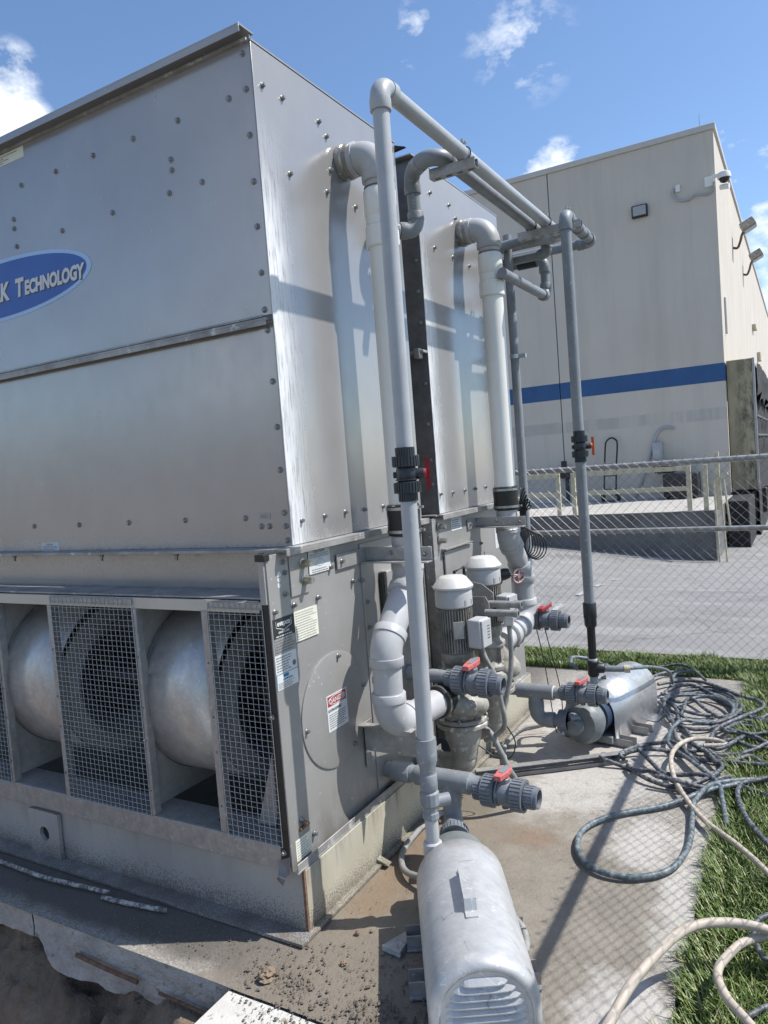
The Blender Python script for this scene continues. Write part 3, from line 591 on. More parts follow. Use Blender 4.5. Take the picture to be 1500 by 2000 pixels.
obj('pipe', MB().cyl((-5.55, 19.65, .3), (-5.55, 19.65, 1.3), .05), M['pvc_dark'], fd); obj('body', MB().box(-5.7, -5.4, 19.5, 19.7, .95, 1.2).box(-5.62, -5.48, 19.4, 19.5, 1.15, 1.42), M['black'], fd, bevel=.02)
# dock shelter
mt, nt, bs = newmat('mouldy_shelter_panel'); X, Y, Z = xyz(nt)
c = ramp(nt, nnode(nt, 1.4, 6, .65, (1.5, 1, .35)), [(.32, (.42, .37, .24)), (.66, (.24, .20, .125))])
c = mixrgb(nt, mth(nt, 'MULTIPLY', ramp(nt, nnode(nt, 5, 8, .75, (1.6, 1, .7)), [(.42, 0.), (.62, 1.)]), mrange(nt, X, -1.45, -1.15, .25, .95)), c, (.07, .062, .04))
nt.links.new(c, bs.inputs['Base Color']); bs.inputs['Roughness'].default_value = .7; M['mould'] = mt
M['fabric'] = surf('torn_black_fabric', (.02, .02, .022), (.035, .034, .036), 4, .8, bmp=.4, fine=12, dist=.03)
ds = thing('dock_shelter', 'mould stained dock shelter with torn black curtains on the side wall', 'dock shelter', (-1.3, 19.9, .4))
obj('side_panel', MB().box(BX+.03, -.99, FY+.1, FY+.16, .40, 3.55), M['mould'], ds, bevel=.01)
obj('corner_trim', MB().box(-.985, -.93, FY+.09, FY+.2, .40, 3.56), M['galv'], ds, bevel=.004)
obj('side_panel', MB().box(BX+.03, -.99, 28.9, 28.96, .40, 3.55), M['mould'], ds, bevel=.01)
obj('head_panel', MB().box(BX+.03, -.99, FY+.17, 28.9, 3.5, 3.56), M['mould'], ds)
def drape(name, y0, y1, z0, z1, x, amp, rag, seed):
    mb = MB(); ny, nz_ = 26, 26
    for j in range(nz_):
        for i in range(ny):
            y = y0+(y1-y0)*i/(ny-1); bot = z0+rag*mnoise.fractal(V((y*3, seed, 0)), 1, 2, 4); z = z1+(bot-z1)*j/(nz_-1)
            mb.v.append((x+amp*math.sin(y*9+math.sin(z*2+seed))+.06*mnoise.noise(V((y*2, z*2, seed))), y, z))
    for j in range(nz_-1):
        for i in range(ny-1): mb.f.append((j*ny+i, j*ny+i+1, (j+1)*ny+i+1, (j+1)*ny+i))
    return obj(name, mb, M['fabric'], ds)
drape('head_curtain', FY+.9, 28.8, 2.7, 3.5, -.90, .05, .7, 3); drape('side_curtain', FY+1.6, FY+8.9, 1.0, 2.9, -1.05, .06, .2, 5)
for z in (1.1, 1.7, 2.2): obj('curtain_strap', MB().box(-1.0, -.985, FY+1.6, FY+8.9, z, z+.05), M['pvc_dark'], ds)
obj('dark_door_panel', MB().box(BX-.02, BX+.02, FY+.3, 28.8, .35, 3.45), M['darkgap'], ds)  # flat dark panel standing in for the unlit door opening
db = thing('dock_bumper_wall', 'black rubber bumpers and leveller pit under the dock shelter', 'dock bumper', (-1.3, 19.9, -.8))
obj('pit_wall', MB().box(BX+.01, -1.2, FY+.05, 40, -1.0, .36).box(-1.2, -.98, 20.6, 40, -1.0, .34), M['darkgap'], db)  # near-black boxes, the shade in the pit is part of their colour
obj('lower_dark_sheet', MB().box(-.975, -.955, FY+.2, 28.8, -.8, 1.2), M['darkgap'], db)  # black sheet standing in for the dark inside of the shelter
obj('pit_block', MB().box(-1.49, -1.05, 17.6, FY+.04, -1.0, .30), M['darkgap'], db, bevel=.02)
for y in (20.0, 21.4, 22.6): obj('bumper', MB().box(-1.19 if y < 20.5 else -.97, -1.0 if y < 20.5 else -.85, y, y+.3, -.3, .33), M['rubber'], db, bevel=.02)

# ---------------- chain link fences ----------------
def chain_mesh(p0, p1, zb, zt, pitch=.0718):
    p0 = V(p0); p1 = V(p1); L_ = (p1-p0).length; u = (p1-p0)/L_; nrm = V((-u.y, u.x, 0)); mb = MB(); n = int(L_/(pitch/2)); rows = int((zt-zb)/(pitch/2)); r = .0016
    for i in range(n):
        # one wire: zigzag between column i and i+1, woven over/under its neighbours
        s0 = i*pitch/2
        pts = []
        for j in range(rows+1):
            side = (j+i) % 2
            p = p0+u*(s0+side*pitch/2)+nrm*(.0035 if side else -.0035); p = V((p.x, p.y, zb+j*pitch/2)); pts.append(p)
        e = pts[-1]; pts.append(e+V((0, 0, .014))+u*.004); pts.append(e+V((0, 0, .010))-u*.006)
        mb.tube(pts, r, 4, cap=False)
    return mb
def fence(name, label, p0, p1, posts, zr=1.455, zm=.955):
    t = thing(name, label, 'fence', (p0[0], p0[1], 0)); p0 = V((*p0, 0)); p1 = V((*p1, 0)); u = (p1-p0).normalized(); nrm = V((-u.y, u.x, 0))
    w = obj('wire_mesh', chain_mesh(p0-nrm*.028*(1 if nrm.y > 0 or nrm.x > 0 else -1), p1-nrm*.028*(1 if nrm.y > 0 or nrm.x > 0 else -1), .03, zr+.035), M['wire'], t, smooth=0); w['kind'] = 'stuff'
    obj('top_rail', MB().cyl(p0+V((0, 0, zr)), p1+V((0, 0, zr)), .021), M['galv'], t); obj('middle_rail', MB().cyl(p0+V((0, 0, zm)), p1+V((0, 0, zm)), .019), M['galv'], t)
    for q in posts:
        p = V((*q, 0)); obj('post', MB().cyl(p+V((0, 0, -.1)), p+V((0, 0, zr+.04)), .03), M['galv'], t); obj('post_cap', MB().lathe([(.034, 0), (.034, .03), (.02, .05), (.004, .055)], p+V((0, 0, zr+.04)), (0, 0, 1), 14), M['galv'], t)
        obj('tension_band', MB().cyl(p+V((0, 0, zr-.03)), p+V((0, 0, zr)), .034), M['galv'], t)
    return t
FX = .155
# rail slopes very slightly with the yard
fence('chain_link_fence', 'chain link fence with two steel rails behind the pump skid in front of the yard', (-4.6, 5.80), (FX, 5.80), [(-4.6, 5.80), (-2.35, 5.80), (FX, 5.80)], 1.475, .975)
fence('side_chain_link_fence', 'chain link fence beside the slab that throws the diamond shadow over concrete and hoses', (FX, 5.80), (FX, .75), [(FX, .75)], 1.475, .12)
# unseen building added behind the camera to warm the casing reflection
BB = thing('added_low_building', 'added low beige building out of view that warms the reflection in the tower front', 'building', (-35, -30, 0))
for k in range(12): obj('wall_panel', MB().box(-66+k*5.02, -61.03+k*5.02, -30.2, -30, -.03, 5.2), M['wall'], BB)
obj('roof_edge', MB().box(-66.1, -5.6, -38, -29.9, 5.21, 5.5), M['coping'], BB)
for k in range(6): obj('door', MB().box(-62+k*9, -59+k*9, -29.99, -29.95, 0, 3.2), M['galv'], BB)
# ================= COOLING TOWERS =================
def bolt_mesh(name, rw, rh, h, mat):
    mb = MB().lathe([(rw, 0), (rw, .002), (rw*.8, .0035), (rh*1.05, .004)], (0, 0, 0), (0, 0, 1), 14).lathe([(rh, .003), (rh, .003+h*.8), (rh*.8, .003+h)], (0, 0, 0), (0, 0, 1), 6)
    o = obj(name, mb, mat); me = o.data; bpy.data.objects.remove(o); return me
BOLT = bolt_mesh('bolt', .0112, .0078, .0065, M['bolt']); BOLTB = bolt_mesh('bolt', .0100, .0072, .010, M['bolt']); BIG = bolt_mesh('bolt', .021, .014, .035, M['nut'])
RF = (rad(90), 0, 0)      # facing -y
RE = (0, rad(90), 0)      # facing +x
EX = -1.58
def ellipse(c, ru, rv, u, v, n=64): c = V(c); u = V(u); v = V(v); return [c+u*ru*math.cos(2*math.pi*i/n)+v*rv*math.sin(2*math.pi*i/n) for i in range(n)]
def lines(parent, x0, x1, z0, z1, n, fx, mat=None, seed=1, face='E', h=.35, name='print_lines', jag=True):
    rs = random.Random(seed); mb = MB(); st = (z1-z0)/n
    for i in range(n):
        z = z1-(i+.7)*st; a = x0; e = x1-(rs.uniform(0, .3)*(x1-x0) if jag else 0)
        while a < e:
            b = min(e, a+rs.uniform(.006, .018))
            if face == 'E': mb.box(fx, fx+.0004, a, b, z, z+st*h)
            else: mb.box(a, b, fx-.0004, fx, z, z+st*h)
            a = b+.003
    return obj(name, mb, mat or M['ink'], parent, smooth=0)

# ---- tower 1 ----
T = thing('cooling_tower', 'large grey stainless cooling tower with blue oval logo in the foreground', 'cooling tower', (EX, 1.92, .23))
FA = 2.09; XL = -5.2
obj('front_panel', MB().box(XL, EX-.012, FA, FA+.004, 2.168, 3.115), M['casing_front'], T)
obj('front_panel', MB().box(XL, EX-.012, FA, FA+.004, 1.347, 2.138), M['casing_front'], T)
obj('end_panel', MB().prism([(EX-.004, FA-.012, 1.352), (EX-.004, 3.095, 1.352), (EX-.004, 3.095, 3.085), (EX-.004, FA-.012, 3.085)], (.004, 0, 0)), M['casing'], T, bevel=.001)
obj('corner_angle', MB().box(EX-.055, EX-.006, FA-.0035, FA, 2.168, 3.10), M['casing_front'], T)
obj('corner_angle', MB().box(EX-.075, EX-.006, FA-.0035, FA, 1.36, 2.138), M['casing_front'], T)
obj('corner_gap', MB().box(EX-.011, EX-.0045, FA-.004, FA+.02, 1.36, 3.09), M['darkgap'], T)
# seam between the two front panels
obj('seam_flange', MB().box(XL, EX-.045, FA-.018, FA, 2.160, 2.168), M['galv_dirty'], T, bevel=.001)
obj('seam_gap', MB().box(XL, EX-.04, FA-.012, FA, 2.154, 2.160), M['darkgap'], T)
obj('seam_flange', MB().box(XL, EX-.02, FA-.034, FA, 2.146, 2.154).box(XL, EX-.02, FA-.034, FA-.031, 2.128, 2.146), M['galv_dirty'], T, bevel=.001)
# top lip
obj('top_lip', MB().box(XL, EX-.015, FA-.05, FA+.03, 3.128, 3.134).box(XL, EX-.015, FA-.05, FA-.046, 3.105, 3.128), M['casing_front'], T, bevel=.001)
obj('top_lip', MB().box(EX-.03, EX+.002, FA-.012, 3.10, 3.088, 3.094), M['casing'], T)
obj('top_flange', MB().box(XL, EX-.02, FA-.012, FA, 3.095, 3.105), M['galv_dirty'], T)
obj('far_flange', MB().box(EX-.05, EX-.001, 3.095, 3.098, 1.36, 3.09), M['galv_dark'], T)
obj('lip_tip', MB().prism([(EX-.06, 3.1, 3.05), (EX+.05, 3.1, 3.06), (EX-.06, 3.1, 3.10)], (0, .02, 0)), M['black'], T)
# lower flange round the casing
obj('casing_flange', MB().box(XL, EX+.01, FA-.075, FA, 1.334, 1.345), M['galv_dirty'], T, bevel=.001)
obj('casing_flange', MB().box(EX-.01, EX+.042, 1.985, 3.09, 1.342, 1.350).box(EX+.038, EX+.042, 1.985, 3.09, 1.325, 1.342), M['galv_dirty'], T, bevel=.001)
obj('plenum_panel', MB().box(XL, EX-.03, FA+.012, FA+.016, 1.19, 1.334), M['casing_front'], T)
obj('dirty_ledge', MB().box(XL, EX-.04, 1.935, FA+.02, 1.184, 1.190), M['galv_dirty'], T)
obj('upper_trim', MB().box(XL, EX-.05, 1.925, 1.935, 1.138, 1.180), M['trim'], T, bevel=.001)
# casing shell behind, top shell and inner dark body
obj('casing_shell', MB().box(XL, XL+.004, FA, 3.09, .3, 3.1).box(XL, EX-.05, 3.086, 3.09, .3, 3.08), M['galv'], T)
obj('basin_floor', MB().box(XL, EX-.006, FA+.03, 3.08, 1.22, 1.24), M['galv'], T)
for k, z in ((0, 3.05), (1, 2.785), (2, 2.628), (3, 2.474), (4, 2.315)): pass
for x, z in [(-1.621, 2.94), (-1.703, 2.935), (-1.622, 2.785), (-1.951, 2.933), (-2.187, 2.935), (-2.417, 2.934), (-2.65, 2.933), (-2.88, 2.935), (-2.002, 2.806), (-2.002, 2.767), (-1.86, 2.688), (-2.025, 2.689), (-1.622, 2.628), (-1.623, 2.474), (-2.338, 2.691), (-2.956, 2.808), (-2.959, 2.769), (-2.954, 2.691), (-2.646, 2.69), (-1.622, 2.315), (-1.622, 2.187), (-1.617, 2.115), (-1.613, 1.935), (-1.61, 1.774), (-1.613, 1.622), (-1.611, 1.469), (-1.609, 1.421), (-1.607, 1.37), (-3.039, 1.459), (-2.729, 1.457), (-2.418, 1.457), (-2.1, 1.457), (-1.795, 1.455), (-1.723, 1.423), (-1.686, 1.422), (-1.624, 3.06)]:
    inst('bolt', BOLT, (x, FA-.0035 if x > -1.66 else FA, z), T, RF)
for y, z in [(2.125, 2.955), (2.238, 2.956), (2.468, 2.956), (2.515, 2.916), (2.526, 2.791), (2.247, 2.691), (2.647, 2.791), (2.699, 2.692), (2.49, 2.696), (2.142, 1.434), (2.29, 1.436), (2.434, 1.439), (2.583, 1.436), (2.737, 1.436), (2.95, 2.956), (3.04, 2.7), (3.04, 2.4), (2.9, 1.436)]:
    inst('bolt', BOLTB, (EX, y, z), T, RE)
for x in (-3.14, -2.55, -2.12, -1.70): obj('flange_bolt', MB().lathe([(.006, 0), (.006, .028)], (x, FA-.045, 1.306), (0, 0, 1), 6).lathe([(.010, 0), (.010, .008)], (x, FA-.045, 1.322), (0, 0, 1), 6), M['bolt'], T)
# logo
lg = obj('logo_plate', MB().prism(ellipse((-3.10, FA-.0015, 2.525), .612, .133, (1, 0, 0), (0, 0, 1)), (0, .0013, 0)), M['logo_light'], T, smooth=0)
obj('logo_field', MB().prism(ellipse((-3.10, FA-.0022, 2.525), .583, .117, (1, 0, 0), (0, 0, 1)), (0, .0005, 0)), M['logo_blue'], lg, smooth=0)
shd = surf('logo_shadow', (.06, .065, .08), bmp=0)
for dx, dz, yy, mm in ((.006, -.005, -.0026, shd), (0, 0, -.0034, M['logo_white'])):
    text(lg, 'AK', .104, (-3.165+dx, FA+yy, 2.480+dz), RF, mm, .0002, .18, .0046, xs=.86)
    text(lg, 'T', .104, (-2.995+dx, FA+yy, 2.480+dz), RF, mm, .0002, .18, .0046, xs=.86)
    text(lg, 'ECHNOLOGY', .078, (-2.93+dx, FA+yy, 2.480+dz), RF, mm, .0002, .18, .0040, xs=.80)
# stickers and plate on the front
s = obj('warning_sticker', MB().box(-3.35, -2.842, FA-.0012, FA-.0002, 3.047, 3.093), M['cream'], T, smooth=0); lines(s, -3.33, -2.85, 3.052, 3.088, 4, FA-.0013, seed=3, face='F')
s = obj('caution_sticker', MB().box(-2.998, -2.878, FA-.0012, FA-.0002, 1.347, 1.383), M['paper'], T, smooth=0); text(s, 'CAUTION', .010, (-2.965, FA-.0016, 1.371), RF, M['ink'], .0002); lines(s, -2.99, -2.885, 1.348, 1.369, 3, FA-.0013, seed=4, face='F')
s = obj('serial_plate', MB().box(-1.733, -1.678, FA-.0016, FA-.0002, 1.450, 1.470), M['galv'], T, smooth=0); lines(s, -1.722, -1.689, 1.452, 1.466, 3, FA-.0018, seed=5, face='F')

# lower end panel
obj('end_panel', MB().box(EX-.006, EX, 1.922, 2.040, .235, 1.335), M['galv_panel'], T, bevel=.001)
obj('end_panel', MB().box(EX-.010, EX-.004, 2.0405, 3.07, .235, 1.335), M['galv_panel'], T, bevel=.001)
obj('end_panel', MB().box(EX-.006, EX+.002, 2.045, 2.155, 1.172, 1.318), M['galv_panel'], T, bevel=.001)
obj('end_panel', MB().box(EX-.004, EX+.001, 2.52, 3.06, .27, 1.30), M['galv_panel'], T, bevel=.001)
obj('corner_post', MB().box(EX-.045, EX-.006, 1.920, 1.926, .25, 1.17), M['black'], T, bevel=.001)
obj('corner_post', MB().box(EX-.030, EX-.006, 1.912, 1.922, 1.17, 1.335), M['galv_panel'], T, bevel=.001)
obj('corner_cap', MB().box(EX-.035, EX+.006, 1.905, 1.935, 1.318, 1.342), M['rubber'], T, bevel=.002)
mb = MB(); mb.add([(EX-.05, 1.918, .27), (EX-.004, 1.916, .29), (EX-.002, 1.910, .235), (EX-.02, 1.900, .215), (EX-.045, 1.895, .225), (EX-.06, 1.905, .205), (EX-.03, 1.90, .19)], [(0, 1, 2, 3), (0, 3, 4), (4, 3, 6), (4, 6, 5)]); o_ = obj('torn_corner_flap', mb, M['galv_dark'], T, smooth=0); sol = o_.modifiers.new('s', 'SOLIDIFY'); sol.thickness = .002
for y, z in [(2.203, 1.141), (1.944, 1.14), (2.055, 1.142), (2.516, 1.152), (2.545, 1.057), (2.545, .951), (2.545, .84), (2.545, .74), (1.991, .391), (2.061, .307), (2.012, 1.302), (2.018, 1.265), (2.011, 1.191), (2.30, 1.24), (2.45, 1.16)]:
    inst('bolt', BOLTB, (EX+.001, y, z), T, RE)
for y, z in ((2.124, 1.281), (2.127, 1.219)): inst('stud_bolt', BIG, (EX+.002, y, z), T, RE)
for z in (.78, .30): inst('bolt', BOLTB, (EX-.028, 1.9195, z), T, RF)
# round inspection cover
hc = obj('inspection_cover', MB().lathe([(.219, 0), (.219, .004), (.213, .006)], (EX-.003, 2.262, .700), (1, 0, 0), 72), M['galv_panel'], T)
for q in (80, 185, 300, 10): a = rad(q); inst('bolt', BOLTB, (EX+.003, 2.262+.20*math.cos(a), .70+.20*math.sin(a)), hc, RE)
# labels on the end panel
def lab(name, y0, y1, z0, z1, mat, fx=EX+.0008): return obj(name, MB().box(fx-.0006, fx+.0002, y0, y1, z0, z1), mat, T, smooth=0)
TE = (rad(90), 0, rad(90))
s = lab('maker_label', 1.928, 2.046, 1.047, 1.115, M['label_black'])
text(s, 'evapco', .026, (EX+.0013, 1.987, 1.088), TE, M['paper'], .0002, 0, .0008, 'CENTER'); text(s, 'EVAPCO, INC.', .010, (EX+.0013, 1.987, 1.062), TE, M['paper'], .0002, 0, .0003, 'CENTER'); lines(s, 1.94, 2.035, 1.048, 1.058, 1, EX+.0012, M['paper'], 8)
mb = MB()
for p in (((1.945, 1.106), (1.945, 1.083)), ((1.945, 1.083), (1.987, 1.071)), ((1.987, 1.071), (2.03, 1.083)), ((2.03, 1.083), (2.03, 1.106))):
    mb.tube([(EX+.001, *p[0]), (EX+.001, *p[1])], .0012, 4)
obj('emblem', mb, M['paper'], s, smooth=0)
s = lab('data_label', 1.930, 2.046, .992, 1.046, M['galv']); lines(s, 1.935, 2.04, .995, 1.043, 5, EX+.0012, seed=11)
s = lab('instruction_label', 2.049, 2.190, 1.009, 1.118, M['cream']); lines(s, 2.055, 2.184, 1.013, 1.114, 11, EX+.0012, surf('pale_print', (.34, .34, .32), bmp=0), 12)
s = lab('certificate_label', 1.924, 2.044, .925, .990, M['paper']); lines(s, 1.93, 2.02, .93, .985, 6, EX+.0012, seed=13); obj('seal', MB().lathe([(.010, 0), (.010, .0004)], (EX+.001, 2.028, .945), (1, 0, 0), 16), M['ink'], s)
s = lab('certificate_label', 1.924, 2.044, .870, .924, M['paper']); lines(s, 1.932, 2.02, .873, .895, 4, EX+.0012, seed=14)
text(s, 'Certification', .011, (EX+.0013, 1.985, .899), TE, M['label_blue'], .0002, .15, .0002, 'CENTER'); obj('emblem', MB().box(EX+.001, EX+.0013, 1.962, 1.992, .909, .920), M['label_blue'], s, smooth=0); obj('border', MB().box(EX+.001, EX+.0012, 1.924, 2.044, .9225, .9245).box(EX+.001, EX+.0012, 1.924, 1.927, .870, .9225), M['label_blue'], s, smooth=0)
s = lab('caution_label', 2.163, 2.302, 1.232, 1.324, M['paper']); text(s, 'CAUTION', .015, (EX+.0013, 2.232, 1.307), TE, M['ink'], .0002, 0, .0003, 'CENTER'); lines(s, 2.17, 2.295, 1.288, 1.305, 3, EX+.0012, seed=15, jag=False); lines(s, 2.18, 2.285, 1.234, 1.25, 2, EX+.0012, seed=16)
obj('diagram', MB().tube([(EX+.001, 2.2, 1.262), (EX+.001, 2.235, 1.285), (EX+.001, 2.272, 1.265), (EX+.001, 2.235, 1.255), (EX+.001, 2.2, 1.262)], .0007, 4), M['ink'], s, smooth=0)
s = lab('danger_label', 2.197, 2.334, .627, .765, M['paper'], EX+.0042)
obj('red_field', MB().box(EX+.0043, EX+.0047, 2.203, 2.328, .722, .760), M['label_red'], s, smooth=0)
obj('ring', MB().tube([p for p in ellipse((EX+.0049, 2.2655, .741), .058, .0165, (0, 1, 0), (0, 0, 1), 32)], .0009, 4, closed=True), M['paper'], s, smooth=0)
text(s, 'DANGER', .026, (EX+.0053, 2.2655, .732), TE, M['paper'], .0002, 0, .0006, 'CENTER'); text(s, 'ROTATING EQUIPMENT', .0135, (EX+.0049, 2.203, .702), TE, M['ink'], .0002, 0, .0004, xs=.62); lines(s, 2.207, 2.325, .636, .694, 7, EX+.0046, seed=18)
s = lab('small_label', 1.949, 2.035, .256, .330, M['cream']); lines(s, 1.955, 2.03, .26, .325, 7, EX+.0012, surf('pale_print2', (.38, .38, .36), bmp=0), 19)
obj('latch', MB().cyl((EX, 1.993, .385), (EX+.03, 1.993, .378), .008).cyl((EX+.005, 1.975, .36), (EX+.005, 2.02, .365), .006), M['rust'], T)
obj('white_mark', MB().lathe([(.011, 0), (.011, .0006)], (EX, 1.985, 1.262), (1, 0, 0), 10).lathe([(.010, 0), (.010, .0006)], (EX, 1.983, 1.245), (1, 0, 0), 8).lathe([(.009, 0), (.009, .0006)], (EX, 1.981, 1.225), (1, 0, 0), 9), M['paper'], T)
# raised access door near the gap, pipe brackets on wall
obj('access_door', MB().box(EX, EX+.035, 2.665, 2.93, .55, 1.165), M['galv'], T, bevel=.003)
obj('door_gap_strip', MB().box(EX, EX+.02, 2.652, 2.664, .56, 1.16), M['rubber'], T)  # black strip paints the dark gap at the door edge
def bracket(par, y0, y1, z0, z1, x1):
    b = obj('pipe_bracket', MB().box(EX+.001, EX+.007, y0, y1, z0, z1).box(EX+.007, x1, y1-.006, y1, z0+.006, z1).box(EX+.001, x1, y1-.05, y1, z0, z0+.006), M['galv'], par, bevel=.002)
    inst('bolt', BOLTB, (EX+.007, y0+.03, (z0+z1)/2), b, RE); inst('bolt', BOLTB, (EX+.13, y1-.006, (z0+z1)/2+.008), b, RF); inst('bolt', BOLTB, (x1-.03, y1-.006, (z0+z1)/2), b, RF)
    return b
bracket(T, 2.34, 2.555, 1.222, 1.282, -1.27)
obj('support_bracket', MB().box(EX+.001, -1.34, 2.44, 2.446, .47, .585).box(EX+.001, EX+.007, 2.44, 2.50, .40, .585).box(EX+.001, -1.34, 2.40, 2.44, .580, .586), M['galv_dirty'], T, bevel=.002)
# floor beam, front posts
obj('floor_beam', MB().box(XL, EX-.03, 1.922, 1.928, .232, .320).box(XL, EX-.04, 1.928, 2.07, .314, .320).box(XL, EX-.03, 1.928, 1.99, .232, .238), M['galv'], T, bevel=.0015)
obj('end_sill', MB().box(EX-.008, EX+.022, 1.925, 3.08, .226, .234).box(EX+.018, EX+.022, 1.925, 3.08, .234, .262), M['galv_dirty'], T, bevel=.0015)
obj('floor_hole', MB().lathe([(.016, 0), (.016, .001)], (-1.96, 2.00, .3202), (0, 0, 1), 16), M['darkgap'], T)
obj('back_wall', MB().box(XL, EX-.04, 2.80, 2.81, .3, 1.2), M['galv_dark'], T)  # dark metal puts the shade of the fan bay into the wall colour
scr_x = [(-4.513, -4.027), (-3.626, -3.14), (-2.739, -2.253), (-1.859, -1.612)]
for a, b in scr_x:
    sc_o = tag(bpy.data.objects.new('wire_guard', None)); COL.objects.link(sc_o); sc_o.parent = T; sc_o.location = V((a, 1.918, .32))-T.location
    mb = MB(); n = round((b-a)/.0254); r = .0011
    for i in range(n+1):
        x = a+(b-a)*i/n; mb.tube([(x, 1.93, 1.178), (x, 1.918, 1.176), (x+.0008*math.sin(i*2.2), 1.9175, .75), (x, 1.918, .318)], r*(1.6 if i in (0, n) else 1), 4)
    k = int((1.178-.318)/.0209)
    for j in range(k+1):
        z = .318+j*.0209; mb.tube([(a, 1.9165, z), ((a+b)/2, 1.9160, z+.0008*math.sin(j*3.3)), (b, 1.9165, z)], r*(1.6 if j in (0, k) else 1), 4)
    g_ = obj('wire_grid', mb, M['screen'], sc_o, smooth=60); g_['kind'] = 'stuff'
    obj('top_strip', MB().box(a, b, 1.9195, 1.9245, 1.150, 1.178), M['galv'], sc_o)
for x, w in ((-2.245, .018), (-1.882, .030), (-3.132, .018), (-2.757, .022), (-3.64, .02), (-4.0, .02)):
    p_ = obj('guard_post', MB().box(x-w/2, x+w/2, 1.921, 1.924, .322, 1.14).box(x+w/2-.003, x+w/2, 1.924, 1.955, .322, 1.14), M['galv'], T, bevel=.001)
    for z in (.42, .62, .75, .95): inst('bolt', BOLT, (x, 1.9215, z), p_, RF).scale = (.45, .45, .5)
# fan scrolls: curved housing, cut-off plate, inlet ring, wheel
def scroll(x0, x1):
    s = tag(bpy.data.objects.new('fan_scroll', None)); COL.objects.link(s); s.parent = T; s.location = V((x0, 2.29, .735))-T.location
    cy, cz = 2.292, .735; mb = MB(); pts = []
    for i in range(49):
        a = rad(62+i*250/48); R = .352+.028*math.sin(a)*(1 if math.sin(a) > 0 else .5); pts.append((cy+R*math.cos(a), cz+R*math.sin(a)))
    for k, (y, z) in enumerate(pts): mb.v += [(x0, y, z), (x1, y, z)]
    for k in range(len(pts)-1): mb.f.append((2*k, 2*k+1, 2*k+3, 2*k+2))
    w = obj('housing_wrap', mb, M['housing'], s, smooth=60); w.modifiers.new('s', 'SOLIDIFY').thickness = .003
    pl = [(cy+.37, .335), (1.955, .335), (1.955, 1.16), (cy+.37, 1.16)]
    obj('side_plate', MB().prism([(x0-.012, y, z) for y, z in pl], (.006, 0, 0)), M['housing'], s)
    obj('seam_ring', MB().tube([(x0+.002, y, z) for y, z in pts], .004, 6), M['galv_dark'], s)
    # right side plate with round inlet
    mb = MB(); n = 48
    for i in range(n):
        a = 2*math.pi*i/n; mb.v += [(x1, cy+.345*math.cos(a), cz+.345*math.sin(a)), (x1, cy+.235*math.cos(a), cz+.235*math.sin(a))]
    for i in range(n): j = (i+1) % n; mb.f.append((2*i, 2*j, 2*j+1, 2*i+1))
    obj('inlet_plate', mb, M['housing'], s)
    obj('inlet_ring', MB().lathe([(.205, -.06), (.215, -.02), (.245, .012), (.262, .028)], (x1, cy, cz), (1, 0, 0), 40, False, False), M['galv'], s, smooth=60)
    wh_ = obj('fan_wheel', MB().lathe([(.03, -.2), (.03, .1)], (x1, cy, cz), (1, 0, 0), 16).lathe([(.20, -.30), (.20, -.29)], (x1, cy, cz), (1, 0, 0), 32), M['galv_dark'], s)
    mb = MB()
    for i in range(36):
        a = 2*math.pi*i/36; mb.obox((x1-.16, cy+.187*math.cos(a), cz+.187*math.sin(a)), (.26, .034, .002), Matrix.Rotation(a+.5, 3, 'X'))
    b_ = obj('wheel_blades', mb, M['galv_dark'], s, smooth=0)
for x0 in (-2.262, -3.149, -4.036): scroll(x0, x0+.372)
obj('shaft', MB().cyl((XL+.1, 2.292, .735), (EX-.02, 2.292, .735), .024), M['steel'], T)
obj('motor_brace', MB().prism([(-1.80, 2.02, .325), (-1.72, 2.02, .325), (-1.635, 2.02, .70), (-1.67, 2.02, .72)], (0, .006, 0)), M['galv'], T)
obj('motor_brace', MB().prism([(-1.66, 2.10, .325), (-1.62, 2.02, .325), (-1.62, 2.3, .80), (-1.62, 2.24, .80)], (.006, 0, 0)), M['galv'], T)
# ---- tower 2 ----
T2 = thing('cooling_tower', 'second grey cooling tower behind the dark gap with a white elbow pipe', 'cooling tower', (EX, 3.27, .23))
Y2 = 3.297; Y2e = 4.40
obj('end_panel', MB().box(EX-.004, EX, Y2, Y2e, 1.352, 3.085), M['casing'], T2, bevel=.001)
obj('front_panel', MB().box(XL, EX-.006, Y2, Y2+.004, 1.352, 2.145).box(XL, EX-.006, Y2, Y2+.004, 2.165, 3.09), M['galv_dark'], T2)  # dark zinc puts the shade between the towers into the colour
obj('seam_clip', MB().box(EX-.08, EX+.0, Y2-.05, Y2, 2.146, 2.160).box(EX-.05, EX-.02, Y2-.06, Y2-.02, 2.12, 2.17), M['galv'], T2, bevel=.003)
obj('top_lip', MB().box(XL, EX+.002, Y2-.04, Y2+.02, 3.09, 3.096).box(EX-.02, EX+.002, Y2, Y2e, 3.086, 3.092), M['casing'], T2)
obj('casing_flange', MB().box(EX-.01, EX+.042, Y2-.05, Y2e, 1.342, 1.350).box(EX+.038, EX+.042, Y2-.05, Y2e, 1.325, 1.342).box(XL, EX+.01, Y2-.07, Y2, 1.342, 1.35), M['galv_dirty'], T2, bevel=.001)
obj('end_panel', MB().box(EX-.008, EX-.002, 3.235, Y2e, .235, 1.335), M['galv_panel'], T2, bevel=.001)
obj('front_panel', MB().box(XL, EX-.01, 3.20, 3.206, .235, 1.335), M['galv_dark'], T2)  # lower panel carries the same painted gap shade
obj('corner_angle', MB().box(EX-.05, EX+.002, 3.196, 3.202, .235, 1.335).box(EX-.002, EX+.002, 3.202, 3.24, .235, 1.335), M['galv_dirty'], T2, bevel=.001)
